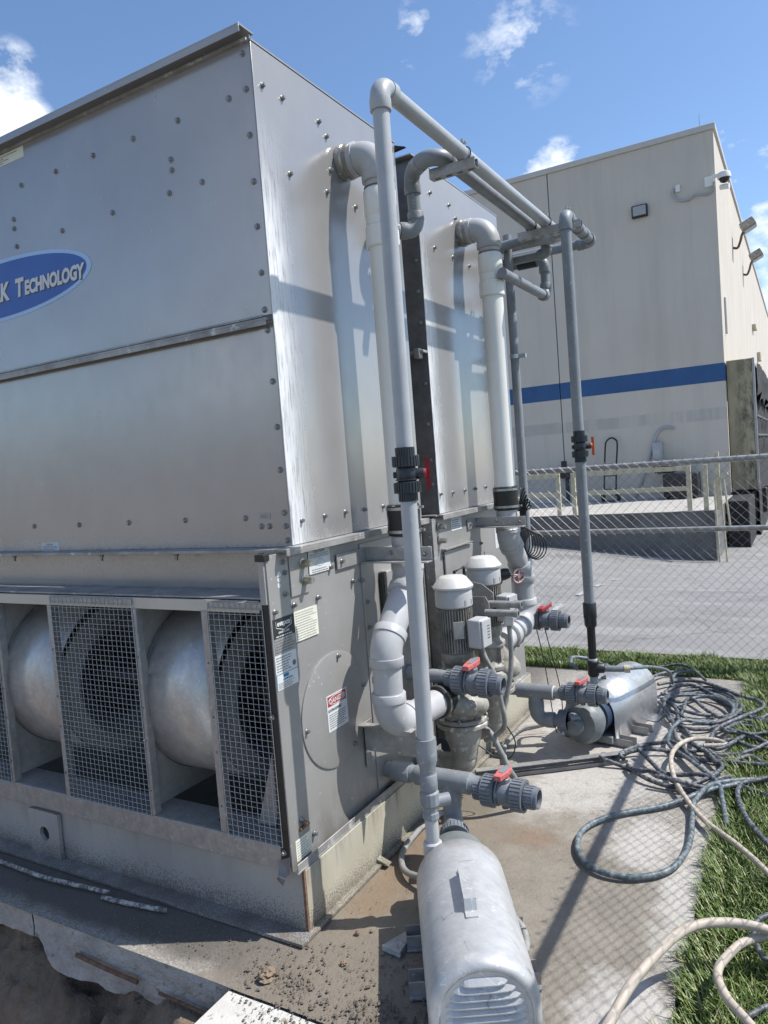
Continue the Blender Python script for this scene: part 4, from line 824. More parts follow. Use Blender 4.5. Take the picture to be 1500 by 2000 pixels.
obj('corner_angle', MB().box(EX-.05, EX+.002, 3.07, 3.076, .235, 1.335), M['galv_dirty'], T, bevel=.001)
obj('far_wall', MB().box(XL, EX-.006, Y2e-.006, Y2e, .235, 3.08), M['galv'], T2)
for y, z in [(3.312, 2.964), (3.448, 2.961), (3.676, 2.961), (3.456, 2.691), (3.683, 2.692), (3.75, 2.91), (3.74, 2.79), (3.904, 2.688), (3.84, 2.79), (3.319, 1.449), (3.468, 1.447), (3.621, 1.448), (3.77, 1.448), (3.92, 1.448), (4.07, 1.448), (4.2, 2.96), (4.3, 2.7)]:
    inst('bolt', BOLTB, (EX, y, z), T2, RE)
for z in (1.5, 1.62, 1.8, 2.0, 2.3, 2.45, 2.6): inst('bolt', BOLT, (EX-.03, Y2, z), T2, RF)
for z in (.4, .6, .8, 1.0, 1.2): inst('bolt', BOLTB, (EX-.02, 3.196, z), T2, RF)
for y, z in ((3.27, 1.29), (3.27, 1.22)): inst('stud_bolt', BIG, (EX+.002, y, z), T2, RE)
ad = obj('access_door', MB().box(EX+.002, EX+.012, 3.30, 3.70, .55, 1.16), M['galv_panel'], T2, bevel=.002)
obj('door_ledge', MB().box(EX+.002, EX+.03, 3.28, 3.62, 1.17, 1.176), M['galv'], T2)
for y in (3.39, 3.60):
    obj('door_handle', MB().tube([(EX+.012, y-.06, .93), (EX+.04, y-.06, .93), (EX+.04, y-.06, 1.055), (EX+.04, y+.06, 1.06), (EX+.04, y+.06, .93), (EX+.012, y+.06, .93)], .008, 8), M['black'], ad)
s = obj('caution_label', MB().box(EX-.002, EX-.0005, 3.425, 3.555, 1.25, 1.337), M['paper'], T2, smooth=0); text(s, 'CAUTION', .014, (EX+.0002, 3.49, 1.318), TE, M['ink'], .0002, 0, .0003, 'CENTER'); lines(s, 3.435, 3.54, 1.255, 1.31, 5, EX-.0003, seed=25)
bracket(T2, 3.62, 3.735, 1.235, 1.29, -1.29)
obj('blank_label', MB().box(EX-.002, EX-.0005, 4.02, 4.12, 1.08, 1.22), M['paper'], T2, smooth=0)
obj('end_sill', MB().box(EX-.008, EX+.022, 3.2, Y2e, .226, .234), M['galv_dirty'], T2)
for y in (3.3, 3.8, 4.1): inst('bolt', BOLTB, (EX-.002, y, 1.14), T2, RE)
# ---- steel base ----
SB = thing('steel_base_frame', 'stained steel channel base under the cooling towers with a holed stiffener plate', 'steel base', (-1.56, 1.948, 0))
obj('front_channel', MB().box(XL, -1.562, 1.948, 1.956, .012, .230), M['beam'], SB, bevel=.001)
mb = MB(); mb.add([(XL, 1.88, .010), (-1.545, 1.88, .002), (-1.505, 1.88, .002), (-1.505, 1.88, .002), (-1.562, 1.948, .014), (XL, 1.948, .014)], [(0, 1, 4, 5)])
obj('foot_flange', MB().box(XL, -1.531, 1.878, 1.948, .001, .013), M['beam'], SB, bevel=.001)
obj('foot_flange', MB().prism([(-1.560, 1.9485, .0015), (-1.531, 1.9485, .0015), (-1.531, 4.45, .0015), (-1.560, 4.45, .0015)], (0, 0, .0115)), M['beam_end'], SB, bevel=.001)
obj('end_channel', MB().box(-1.5615, -1.5535, 1.957, 3.09, .013, .226), M['beam_end'], SB, bevel=.001)
obj('end_channel', MB().box(-1.5615, -1.5535, 3.20, 4.40, .013, .226), M['beam_end'], SB, bevel=.001)
obj('rusty_edge', MB().box(-1.5625, -1.5525, 1.9465, 1.9568, .012, .231), M['rust'], SB)
for x in (-2.957, -4.5):
    mb = MB(); n = 40; c_ = (x, .112); hw, hz = .100, .103; y = 1.926
    for i in range(n):
        a = 2*math.pi*i/n; ca, sa = math.cos(a), math.sin(a); k = min(hw/abs(ca) if abs(ca) > 1e-6 else 9, hz/abs(sa) if abs(sa) > 1e-6 else 9)
        mb.v += [(c_[0]+.032*ca, y, c_[1]+.032*sa), (c_[0]+k*ca, y, c_[1]+k*sa), (c_[0]+.032*ca, y+.018, c_[1]+.032*sa), (c_[0]+k*ca, y+.018, c_[1]+k*sa)]
    for i in range(n):
        j = (i+1) % n; mb.f += [(4*i, 4*i+1, 4*j+1, 4*j), (4*i+2, 4*j+2, 4*j+3, 4*i+3), (4*i, 4*j, 4*j+2, 4*i+2), (4*i+1, 4*i+3, 4*j+3, 4*j+1)]
    sp_ = obj('stiffener_plate', mb, M['beam'], SB, smooth=20); obj('dark_hole_disc', MB().cyl((x, 1.9445, c_[1]), (x, 1.9475, c_[1]), .033, None, 32), M['darkgap'], sp_)  # dark disc behind the opening paints its deep shade
obj('gusset', MB().prism([(-1.5535, 3.0, .23), (-1.5535, 3.0, .02), (-1.49, 3.0, .02)], (0, .01, 0)), M['beam_end'], SB)
obj('gusset', MB().prism([(-1.5535, 2.42, .03), (-1.5535, 2.42, .013), (-1.50, 2.42, .013)], (0, .03, 0)), M['beam_end'], SB)
# ================= PIPES, VALVES, PUMPS =================
def run(parent, pts, r, mat, emat=None, er=None, name='pipe_section', ename='elbow', seg=28, ends=(0, 0), k=1.18, sock=None):
    """straight pipe between pts; every inner corner becomes a socket elbow"""
    P = [V(p) for p in pts]; er = er or r*1.9; n = len(P); sock = sock or r*1.1; cut = [0]*n; el = []
    for i in range(1, n-1):
        a = (P[i]-P[i-1]).normalized(); b = (P[i+1]-P[i]).normalized(); ang = a.angle(b)
        if ang < .02: continue
        t = er*math.tan(ang/2); cut[i] = t
        ax = a.cross(b).normalized(); c = P[i]-a*t + ax.cross(a).normalized()*er
        st = P[i]-a*t; pts_ = []
        m_ = max(6, int(ang/rad(90)*12))
        for q in range(m_+1): pts_.append(c + Matrix.Rotation(ang*q/m_, 3, ax) @ (st-c))
        mb = MB().tube([pts_[0]-a*sock*.02]+pts_+[pts_[-1]+b*sock*.02], r*k, seg)
        mb.lathe([(r*k*1.0, 0), (r*k*1.07, .001), (r*k*1.07, sock*.92), (r*k*1.03, sock), (r*1.01, sock)], pts_[-1], b, seg)
        mb.lathe([(r*k*1.0, 0), (r*k*1.07, .001), (r*k*1.07, sock*.92), (r*k*1.03, sock), (r*1.01, sock)], pts_[0], -a, seg)
        el.append(obj(ename, mb, emat or mat, parent, smooth=50))
    for i in range(n-1):
        dd = (P[i+1]-P[i]).normalized(); a = P[i]+dd*cut[i]; b = P[i+1]-dd*cut[i+1]
        if (b-a).dot(dd) > .003: obj(name, MB().cyl(a, b, r, None, seg), mat, parent)
    return el
def collar(parent, p, ax, r, l, mat, name='coupling', taper=0):
    p = V(p); ax = V(ax).normalized(); return obj(name, MB().lathe([(r*.93, -l/2), (r, -l/2+l*.06), (r, l/2-l*.06), (r*(.93-taper), l/2)], p, ax, 32), mat, parent)
def ribbed(o, ax, r, l, n=26, dp=.055):
    o = V(o); ax = V(ax).normalized(); t = V((0, 0, 1)) if abs(ax.z) < .9 else V((1, 0, 0)); a = ax.cross(t).normalized(); b = ax.cross(a)
    mb = MB().lathe([(r*.86, -l/2), (r*.95, -l/2+l*.04), (r*.95, l/2-l*.04), (r*.86, l/2)], o, ax, 40); 
    for i in range(n):
        q = 2*math.pi*i/n; e = a*math.cos(q)+b*math.sin(q); R_ = Matrix((ax, ax.cross(e), e)).transposed(); mb.obox(o+e*r*.945, (l*.84, 2*math.pi*r/n*.62, r*dp*2), R_)
    mb.lathe([(r*.9, l*.40), (r*1.0, l*.42), (r*1.0, l*.5), (r*.88, l*.5)], o, ax, 40)
    return mb
def valve(parent, c, ax, stem, s=1., body='pvc_valve', handle='red', insert='teal', open_end=True, hdir=None, hoff=.066):
    c = V(c); ax = V(ax).normalized(); stem = V(stem).normalized(); side = hdir and V(hdir).normalized() or ax.cross(stem).normalized()
    v = tag(bpy.data.objects.new('ball_valve', None)); COL.objects.link(v); v.parent = parent; v.location = c-wloc(parent)
    Mb = M[body]
    obj('valve_body', MB().lathe([(.040*s, -.035*s), (.046*s, -.025*s), (.049*s, 0), (.046*s, .025*s), (.040*s, .035*s)], c, ax, 32).lathe([(.052*s, -.026*s), (.052*s, -.020*s)], c, ax, 32).lathe([(.024*s, 0), (.024*s, hoff*s-.006*s), (.019*s, hoff*s-.002*s)], c, stem, 20).lathe([(.014*s, 0), (.014*s, .060*s)], c, -stem, 12), Mb, v, smooth=45)
    for sg in (-1, 1):
        n_ = obj('union_nut', ribbed(c+ax*sg*.058*s, ax*sg, .062*s, .050*s), Mb, v, smooth=35)
        e = c+ax*sg*.083*s
        if sg == 1 and open_end:
            o_ = ribbed(e+ax*.020*s, ax, .044*s, .040*s, 22); obj('end_connector', o_, Mb, v, smooth=35)
            obj('end_socket', MB().lathe([(.040*s, .03*s), (.040*s, .054*s), (.032*s, .056*s), (.030*s, .005*s), (.001, .004*s)], e, ax, 32, False, False), Mb, v, smooth=40)
            obj('end_bore', MB().lathe([(.029*s, .018*s), (.029*s, .0425*s)], e, ax, 24), M['darkgap'], v)
        else: obj('end_connector', ribbed(e+ax*sg*.018*s, ax*sg, .044*s, .040*s, 22), Mb, v, smooth=35)
    # handle: elongated hexagon bar across the pipe
    h0 = c+stem*hoff*s; L_, w = .060*s, .019*s
    def P_(a, b, z): return h0+side*a+ax*b+stem*z
    top = [(-L_, -w*.75), (-L_, w*.75), (-L_*.1, w*1.12), (L_*.55, w*1.15), (L_, w*.35), (L_, -w*.35), (L_*.55, -w*1.15), (-L_*.1, -w*1.12)]
    mb = MB(); mb.prism([P_(a, b, .004*s) for a, b in top], stem*.020*s)
    hd = obj('handle', mb.lathe([(.021*s, -.008*s), (.021*s, .008*s)], h0, stem, 16), M[handle], v, smooth=30, bevel=.002)
    if insert: obj('handle_insert', MB().prism([P_(a*.62+L_*.22, b*.62, .0242*s) for a, b in top], stem*.0015*s), M[insert], hd, smooth=0)
    return v
def clampband(parent, p, ax, r, l=.012, mat='steel', name='clamp_band'):
    o = obj(name, MB().lathe([(r, -l/2), (r*1.03, -l/2), (r*1.03, l/2), (r, l/2)], p, ax, 36), M[mat], parent)
    t = V(ax).normalized().cross(V((0.3, -1, 0.1))).normalized(); o2 = obj('clamp_screw', MB().obox(V(p)+t*r*1.08, (.018, .012, .010), Matrix.Identity(3)), M[mat], o); return o
UP = V((0, 0, 1))
PX = -1.42
# ---- white risers ----
def riser(name, lab, y, low, group):
    t = thing(name, lab, 'pipe', (PX, y, 0), group)
    z0 = 2.845
    obj('wall_boot', MB().lathe([(.064, 0), (.067, .004), (.067, .05), (.064, .055)], (EX, y, z0), (1, 0, 0), 36), M['cast'], t)
    clampband(t, (EX+.03, y, z0), (1, 0, 0), .068, .011)
    run(t, [(EX+.04, y, z0), (PX, y, z0), (PX, y, 2.60)], .057, M['white_grey'], M['white_grey'], .085, sock=.03, k=1.08)
    collar(t, (PX, y, 2.645), UP, .065, .11, M['white']); collar(t, (PX, y, 2.585), UP, .0625, .06, M['white']); collar(t, (PX, y, 2.515), UP, .067, .085, M['white'])
    obj('pipe_section', MB().cyl((PX, y, 1.44), (PX, y, 2.50), .0575, None, 40), M['white'], t)
    obj('glue_line', MB().lathe([(.0600, 2.705), (.0600, 2.709)], (PX, y, 0), UP, 36), M['ink'], t)
    rb = obj('rubber_coupling', MB().lathe([(.060, -.065), (.067, -.060), (.069, -.03), (.067, 0), (.069, .03), (.067, .060), (.060, .065)], (PX, y, 1.385), UP, 40), M['rubber'], t)
    for dz in (-.045, .048): clampband(rb, (PX, y, 1.385+dz), UP, .0695, .012)
    low(t, y)
    return t
def low1(t, y):
    run(t, [(PX, y, 1.33), (PX, y, 1.14), (PX, y-.225, .915), (PX, y-.235, .60), (PX+.06, 2.80, .60)], .0572, M['white_grey'], M['white_grey'], .10, k=1.10, sock=.035)
    rb = obj('rubber_coupling', MB().lathe([(.060, -.05), (.068, -.045), (.068, .045), (.060, .05)], (PX+.05, 2.745, .60), V((.06, .415, 0)), 36), M['rubber'], t)
    clampband(rb, (PX+.053, 2.775, .60), V((.06, .415, 0)), .069, .016); clampband(rb, (PX+.046, 2.715, .60), V((.06, .415, 0)), .069, .012)
    obj('sticker', MB().box(-.001, .001, -.02, .02, -.014, .014), M['yellow'], rb).location = V((PX+.105, 2.735, .645))-wloc(rb)
def low2(t, y):
    run(t, [(PX, y, 1.33), (PX, y, 1.16), (PX+.01, y+.16, .965), (PX+.01, y+.17, .665), (PX+.03, 3.52, .655)], .0572, M['white_grey'], M['white_grey'], .10, k=1.10, sock=.035)
    rb = obj('flange_band', MB().lathe([(.060, -.04), (.067, -.035), (.067, .035), (.060, .04)], (PX+.025, 3.66, .660), V((.0, -1, 0)), 36), M['white_grey'], t)
    for dy in (.05, -.03): clampband(rb, (PX+.026, 3.66+dy, .66), (0, 1, 0), .068, .014)
    q = obj('sticker', MB().obox((0, 0, 0), (.002, .05, .035), Matrix.Rotation(rad(-35), 3, 'Y')), M['yellow'], rb); q.location = V((PX+.083, 3.66, .70))-wloc(rb)
    obj('u_bolt', MB().tube(ellipse((PX, y, 1.215), .064, .064, (1, 0, 0), (0, 1, 0), 28), .005, 6, closed=True), M['steel'], t)
riser('white_riser_pipe', 'thick white riser pipe on the nearer tower, partly behind the slim grey pipe', 2.622, low1, 'white riser pipes')
riser('white_riser_pipe', 'thick white riser pipe on the farther tower with black rubber coupling', 3.81, low2, 'white riser pipes')

# ---- slim grey supply pipe 1 (nearest, tall) ----
G1 = thing('grey_supply_pipe', 'tall slim light grey pipe nearest the camera with a dark valve and red handle', 'pipe', (-1.18, 2.21, .2))
gx, gy = -1.175, 2.205
run(G1, [(gx, gy, .62), (gx, gy+.02, 2.87), (gx, 4.35, 2.87), (-1.62, 4.36, 2.87)], .0285, M['pvc'], M['pvc'], .05, k=1.2, sock=.038)
obj('socket', MB().lathe([(.036, .655), (.037, .60), (.036, .575), (.029, .555), (.027, .53), (.031, .525), (.031, .475), (.027, .47)], (gx, gy, 0), UP, 28), M['pvc_mid'], G1)
obj('union_fitting', MB().lathe([(.027, .47), (.034, .462), (.034, .42), (.027, .41), (.026, .395), (.029, .39), (.029, .37), (.024, .365)], (gx, gy, 0), UP, 12), M['pvc_mid'], G1, smooth=20)
obj('side_outlet', MB().cyl((gx, gy, .425), (gx+.05, gy+.05, .425), .022), M['pvc_mid'], G1)
obj('lower_pipe', MB().cyl((gx-.002, gy, .20), (gx, gy, .37), .0235), M['white_grey'], G1); obj('lower_socket', MB().lathe([(.028, .285), (.033, .28), (.034, .235), (.030, .225), (.03, .15)], (gx-.002, gy, 0), UP, 24), M['white_grey'], G1)
vv = valve(G1, (gx, gy+.008, 1.573), (0, 0, 1), (.9, .42, 0), .76, 'pvc_dark', 'red_dk', None, open_end=False, hdir=(0, 0, 1), hoff=.082)
# ---- pipe B (with the hook) ----
G2 = thing('grey_supply_pipe', 'grey overhead pipe with a hooked elbow over the gap between the towers', 'pipe', (-1.255, 2.9, 2.87))
run(G2, [(-1.44, 2.98, 2.66), (-1.44, 2.96, 2.875), (-1.255, 2.80, 2.87), (-1.255, 4.25, 2.87), (-1.62, 4.26, 2.85)], .0285, M['pvc_mid'], M['pvc_mid'], .055, k=1.2, sock=.038)
run(G2, [(-1.44, 2.98, 2.68), (-1.44, 2.98, 2.63), (-1.52, 2.90, 2.63)], .0285, M['pvc_mid'], M['pvc_mid'], .045, k=1.2, sock=.034)
obj('hose_nipple', ribbed((-1.515, 2.895, 2.63), (-1, -1, 0), .031, .06, 14), M['white_grey'], G2); obj('tank_fitting', ribbed((-1.555, 2.855, 2.63), (-1, -1, 0), .036, .03, 12), M['white'], G2)
# ---- pipe 3 ----
G3 = thing('grey_supply_pipe', 'slim grey upright pipe in front of the fence with an orange valve handle', 'pipe', (-1.045, 3.99, .2))
x3, y3 = -1.045, 3.985
run(G3, [(x3, y3, .78), (x3-.005, y3, 2.87), (x3-.02, 4.62, 2.87), (-1.62, 4.60, 2.87)], .028, M['pvc_mid'], M['pvc_mid'], .047, k=1.2, sock=.038)
for yy in (4.30, 4.42): collar(G3, (x3-.015, yy, 2.87), (0, 1, 0), .034, .05, M['pvc_mid'])
valve(G3, (x3, y3, 1.635), (0, 0, 1), (.9, .42, 0), .70, 'pvc_dark', 'orange', None, open_end=False, hdir=(0, 0, 1), hoff=.085)
obj('reducer', MB().lathe([(.034, .78), (.036, .775), (.036, .70), (.033, .69), (.033, .655), (.026, .645)], (x3, y3, 0), UP, 28), M['pvc_dark'], G3)
obj('black_pipe', MB().cyl((x3, y3, .42), (x3, y3, .66), .0225), M['black'], G3); obj('thread_tape', MB().cyl((x3, y3, .455), (x3, y3, .47), .024), M['white'], G3)
obj('tee_fitting', MB().lathe([(.024, .46), (.031, .455), (.031, .38), (.025, .37)], (x3, y3, 0), UP, 20).lathe([(.028, 0), (.028, .055), (.024, .06)], (x3, y3, .415), (1, .2, 0), 18), M['black'], G3)
obj('lower_pipe', MB().cyl((x3, y3, .2), (x3, y3, .38), .0225), M['pvc'], G3)
obj('hose_barb', ribbed((x3+.11, y3+.02, .413), (1, .2, 0), .017, .10, 12), M['pvc_mid'], G3); obj('brass_clamp', MB().cyl((x3+.16, y3+.03, .413), (x3+.19, y3+.036, .413), .021), M['ycream'], G3)
# ---- back run with a drop leg ----
G4 = thing('grey_drain_pipe', 'grey pipe dropping behind the struts and running back as a slanting leg', 'pipe', (-1.33, 4.6, 2.8))
run(G4, [(-1.70, 4.52, 2.80), (-1.335, 4.52, 2.80), (-1.335, 4.52, 2.575), (-1.335, 3.75, 2.575)], .027, M['pvc_mid'], M['pvc_mid'], .045, k=1.2, sock=.036)
run(G4, [(-1.70, 4.40, 2.80), (-1.28, 4.40, 2.80), (-1.28, 4.40, 2.84)], .027, M['pvc_mid'], M['pvc_mid'], .03, k=1.15, sock=.02)
obj('union_fitting', MB().cyl((-1.50, 4.52, 2.80), (-1.38, 4.52, 2.80), .036, None, 12), M['pvc_dark'], G4)
G5 = thing('upright_conduit_pipe', 'thin grey upright pipe clamped behind the farther white riser', 'pipe', (-1.49, 4.3, .2))
obj('pipe_section', MB().cyl((-1.49, 4.315, .75), (-1.49, 4.31, 2.93), .026), M['pvc_mid'], G5)
obj('pipe_clamp', MB().lathe([(.030, -.012), (.030, .012)], (-1.49, 4.31, 2.21), UP, 20).box(-1.47, -1.42, 4.30, 4.325, 2.198, 2.222), M['steel'], G5)
# ---- struts with clamps ----
def strut(lab, x0, x1, y, xs_):
    t = thing('strut_channel', lab, 'strut', ((x0+x1)/2, y, 2.80), 'galvanised strut channels across the overhead pipes')
    mb = MB().box(x0, x1, y-.0205, y-.018, 2.80, 2.8405).box(x0, x1, y+.018, y+.0205, 2.80, 2.8405).box(x0, x1, y-.018, y+.018, 2.80, 2.8025).box(x0, x1, y-.018, y-.009, 2.838, 2.8405).box(x0, x1, y+.009, y+.018, 2.838, 2.8405)
    obj('channel', mb, M['galv'], t, bevel=.0006)
    for k in range(int((x1-x0)/.05)): obj('slot', MB().box(x0+.02+k*.05, x0+.045+k*.05, y-.006, y+.006, 2.7992, 2.7998), M['black'], t)
    for x in xs_:
        c = obj('pipe_clamp', MB().tube([(x-.02, y, 2.84)]+[(x+.0315*math.sin(q), y, 2.87-.0315*math.cos(q)) for q in np.linspace(-2.6, 2.6, 16)][::1]+[(x+.02, y, 2.84)], .003, 6), M['black'], t)
        obj('clamp_bolt', MB().cyl((x-.012, y, 2.912), (x+.016, y, 2.912), .0035).cyl((x-.002, y, 2.895), (x-.002, y, 2.93), .006, None, 6).lathe([(.008, 0), (.008, .006)], (x+.008, y, 2.912), (1, 0, 0), 6), M['nut'], c)
strut('short galvanised strut channel nearest the camera under two overhead pipes', -1.325, -1.118, 2.92, (-1.255, -1.172))
strut('longer galvanised strut channel beside the top of the orange handled pipe', -1.328, -.978, 4.04, (-1.255, -1.172, -1.05))

# ---- horizontal valve lines ----
V1 = thing('drain_valve_line', 'low grey tee pipe by the base with a red handled valve dripping on the slab', 'valve assembly', (-1.3, 2.6, .31), 'valve lines with red handles')
vy, vz = 2.60, .318
obj('pipe_section', MB().cyl((EX, vy, vz+.012), (-1.17, vy, vz), .034), M['pvc_mid'], V1)
collar(V1, (-1.505, vy, vz+.01), (1, 0, 0), .043, .085, M['pvc_mid']); collar(V1, (-1.405, vy, vz+.006), (1, 0, 0), .0405, .07, M['pvc_mid'])
obj('tee', MB().lathe([(.040, -.09), (.043, -.088), (.043, .088), (.040, .09)], (-1.285, vy, vz+.003), (1, 0, 0), 32).lathe([(.043, 0), (.043, .075), (.040, .078)], (-1.285, vy, vz+.003), (0, 0, -1), 32), M['pvc_mid'], V1)
obj('reducer', MB().lathe([(.040, .09), (.034, .11), (.034, .13)], (-1.285, vy, vz+.003), (1, 0, 0), 28), M['pvc_mid'], V1)
run(V1, [(-1.285, vy, vz-.06), (-1.285, vy, .165), (-1.185, 2.40, .165)], .031, M['pvc_dark'], M['pvc_mid'], .05, k=1.2, sock=.05)
obj('union_nut', ribbed((-1.218, 2.466, .165), (.45, -.89, 0), .058, .05), M['pvc_valve'], V1)
valve(V1, (-1.055, vy, vz-.012), (1, 0, -.01), UP, 1.0, hdir=(.05, 1, 0))
V2 = thing('valve_line', 'grey stub pipe with red handled valve in front of the nearer upright pump', 'valve assembly', (-1.4, 2.78, .69), 'valve lines with red handles')
obj('pipe_section', MB().cyl((EX, 2.78, .70), (-1.30, 2.78, .685), .030), M['pvc_mid'], V2); obj('thread_collar', ribbed((EX+.02, 2.78, .70), (1, 0, 0), .036, .04, 16), M['pvc_mid'], V2)
valve(V2, (-1.235, 2.78, .678), (1, 0, -.03), UP, .97, hdir=(.1, 1, .1))
V3 = thing('valve_line', 'grey stub pipe with a darker red handled valve just in front of the fence', 'valve assembly', (-1.4, 4.0, .68), 'valve lines with red handles')
obj('pipe_section', MB().cyl((EX, 4.0, .69), (-1.38, 4.0, .68), .030), M['pvc_mid'], V3)
valve(V3, (-1.30, 4.0, .672), (1, 0, -.02), UP, .95, hdir=(.3, 1, .2), handle='red_dk')
obj('tag_wire', MB().tube(ellipse((-1.33, 4.0, .672), .064, .064, (0, 1, 0), (0, 0, 1), 24), .0015, 5, closed=True), M['black'], V3)
V4 = thing('suction_valve_line', 'grey tee pipe with a red handled valve feeding the far booster pump', 'valve assembly', (-1.3, 3.75, .33), 'valve lines with red handles')
wy, wz = 3.74, .338
obj('pipe_section', MB().cyl((-1.56, wy, wz), (-1.13, wy, wz), .030), M['pvc_mid'], V4)
obj('tee', MB().lathe([(.037, -.10), (.040, -.098), (.040, .098), (.037, .10)], (-1.30, wy, wz), (1, 0, 0), 28).lathe([(.040, 0), (.040, .075), (.037, .078)], (-1.30, wy, wz), (0, 0, -1), 28), M['pvc_mid'], V4)
obj('glue_line', MB().cyl((-1.199, wy, wz), (-1.196, wy, wz), .0385), M['white'], V4)
run(V4, [(-1.30, wy, wz-.06), (-1.30, wy, .185), (-1.17, wy, .19)], .033, M['pvc_mid'], M['pvc_mid'], .052, k=1.18, sock=.045)
un = obj('union_nut', ribbed((-1.155, wy, .192), (1, 0, 0), .056, .05), M['pvc_valve'], V4); obj('union_tail', MB().cyl((-1.13, wy, .195), (-1.09, wy+.04, .195), .036), M['pvc_mid'], V4)
valve(V4, (-1.045, wy, wz+.005), (1, 0, 0), UP, .93, hdir=(.2, 1, .05))

# ---- upright spray pumps ----
def spray_pump(lab, cx, cy, dz, s, volute_dir, front):
    t = thing('spray_pump', lab, 'pump', (cx, cy, .45+dz), 'upright spray pumps between the towers')
    o = V((cx, cy, dz))
    def Z_(z): return o+V((0, 0, z))
    obj('rain_cap', MB().lathe([(.080, 1.056), (.088, 1.054), (.090, 1.063), (.062, 1.100), (.052, 1.106), (.01, 1.108)], o, UP, 36), M['motor_cap'], t, smooth=30)
    cw = obj('fan_cowl', MB().lathe([(.070, 1.062), (.079, 1.052), (.082, 1.03), (.082, .978), (.076, .972)], o, UP, 36), M['white_grey'], t)
    a0 = math.atan2(-cy, -cx)      # plates face the walkway
    for da, w, h, zc in ((-.55, .028, .014, .992), (.55, .048, .022, .995)):
        a = a0+da+.35; e = V((math.cos(a), math.sin(a), 0)); R_ = Matrix((V((-math.sin(a), math.cos(a), 0)), UP.cross(V((-math.sin(a), math.cos(a), 0))), UP)).transposed(); obj('name_plate', MB().obox(o+e*.0795+V((0, 0, zc)), (w, .002, h), R_), M['galv'], cw)
    mb = MB().lathe([(.066, .775), (.066, .975)], o, UP, 36)
    for i in range(40):
        a = 2*math.pi*i/40; e = V((math.cos(a), math.sin(a), 0)); mb.obox(o+e*.070+V((0, 0, .873)), (.018, .0035, .19), Matrix.Rotation(a, 3, 'Z'))
    fb = obj('finned_body', mb, M['motor'], t, smooth=30)
    a = a0+.15; R_ = Matrix.Rotation(a, 3, 'Z'); e = V((math.cos(a), math.sin(a), 0)); obj('data_plate', MB().obox(o+e*.0805+V((0, 0, .88)), (.003, .045, .075), R_), M['galv_dirty'], fb, bevel=.001)
    obj('end_bell', MB().lathe([(.066, .775), (.072, .77), (.072, .735), (.060, .715), (.066, .70), (.082, .69), (.084, .675), (.070, .665)], o, UP, 32), M['cast'], t)
    obj('bracket_frame', MB().lathe([(.055, .67), (.05, .60), (.062, .585), (.085, .575), (.085, .56)], o, UP, 32).box(cx-.07, cx+.07, cy-.02, cy+.02, .60+dz, .675+dz), M['cast'], t)
    # terminal box on the right side
    a = a0+1.05; e = V((math.cos(a), math.sin(a), 0)); R_ = Matrix.Rotation(a, 3, 'Z')
    tb = obj('terminal_box', MB().obox(o+e*.112+V((0, 0, .862)), (.066, .090, .125), R_), M['white_grey'], t, bevel=.008)
    obj('box_lid', MB().obox(o+e*.149+V((0, 0, .862)), (.008, .082, .117), R_), M['white_grey'], tb, bevel=.003)
    mb = MB()
    for k in range(5): mb.obox(o+e*.1535+V((-math.sin(a), math.cos(a), 0))*.014+V((0, 0, .84+k*.013)), (.001, .022, .005), R_)
    obj('box_print', mb, M['galv_dark'], tb, smooth=0)
    # volute + discharge pipe towards the riser
    vd = V(volute_dir).normalized(); 
    obj('volute', MB().lathe([(.03, -.052), (.07, -.046), (.098, -.025), (.104, 0), (.098, .025), (.07, .046), (.03, .052)], Z_(.515), UP, 36), M['cast'], t, smooth=60)
    sd_ = V((0.86, -.1, 0)) if front else V((.86, .1, 0))
    obj('discharge_bend', MB().tube(cr([Z_(.53)+sd_*.03, Z_(.545)+sd_*.09, Z_(.55)+sd_*.12+vd*.03, Z_(.565)+sd_*.07+vd*.10, Z_(.60)+vd*.15]), .042, 20), M['cast'], t)
    fl = obj('flange', MB().lathe([(.112, 0), (.116, .004), (.116, .018), (.112, .022)], Z_(.442), UP, 40).lathe([(.108, .024), (.114, .028), (.114, .040), (.110, .044)], Z_(.442), UP, 40), M['cast'], t)
    for k in range(8):
        q = k*math.pi/4+.3; p = Z_(.485)+V((math.cos(q), math.sin(q), 0))*.100; obj('flange_bolt', MB().lathe([(.008, 0), (.008, .010)], p, UP, 6).lathe([(.005, .01), (.005, .028)], p, UP, 8), M['bolt'], fl)
    obj('suction_bowl', MB().lathe([(.085, .44), (.080, .39), (.062, .33), (.058, .30)], o, UP, 36).tube(cr([Z_(.31), Z_(.27)+V((-.01, 0, 0)), Z_(.245)+V((-.07, 0, 0)), V((EX-.02, cy, .24+dz))]), .056, 22), M['cast'], t)
    return t
spray_pump('nearer upright spray pump with fluted motor, pale cap and grey terminal box', -1.355, 2.905, 0, 1, (-.1, -1, 0), True)
spray_pump('farther upright spray pump half hidden behind the nearer pump motor', -1.37, 3.30, .03, 1, (-.1, 1, 0), False)
sh = thing('motor_guard_plate', 'galvanised guard plate with two short pipe stubs between the two upright pumps', 'bracket', (-1.3, 3.1, .95))
obj('plate', MB().prism([(-1.40, 3.06, .985), (-1.27, 3.06, .985), (-1.255, 3.06, .955), (-1.255, 3.06, .90), (-1.40, 3.06, .90)], (0, .005, 0)), M['galv_dirty'], sh)
obj('plate', MB().prism([(-1.42, 3.18, 1.04), (-1.33, 3.18, 1.02), (-1.28, 3.18, .98), (-1.28, 3.18, .93), (-1.42, 3.18, .93)], (0, .005, 0)), M['galv_dirty'], sh)
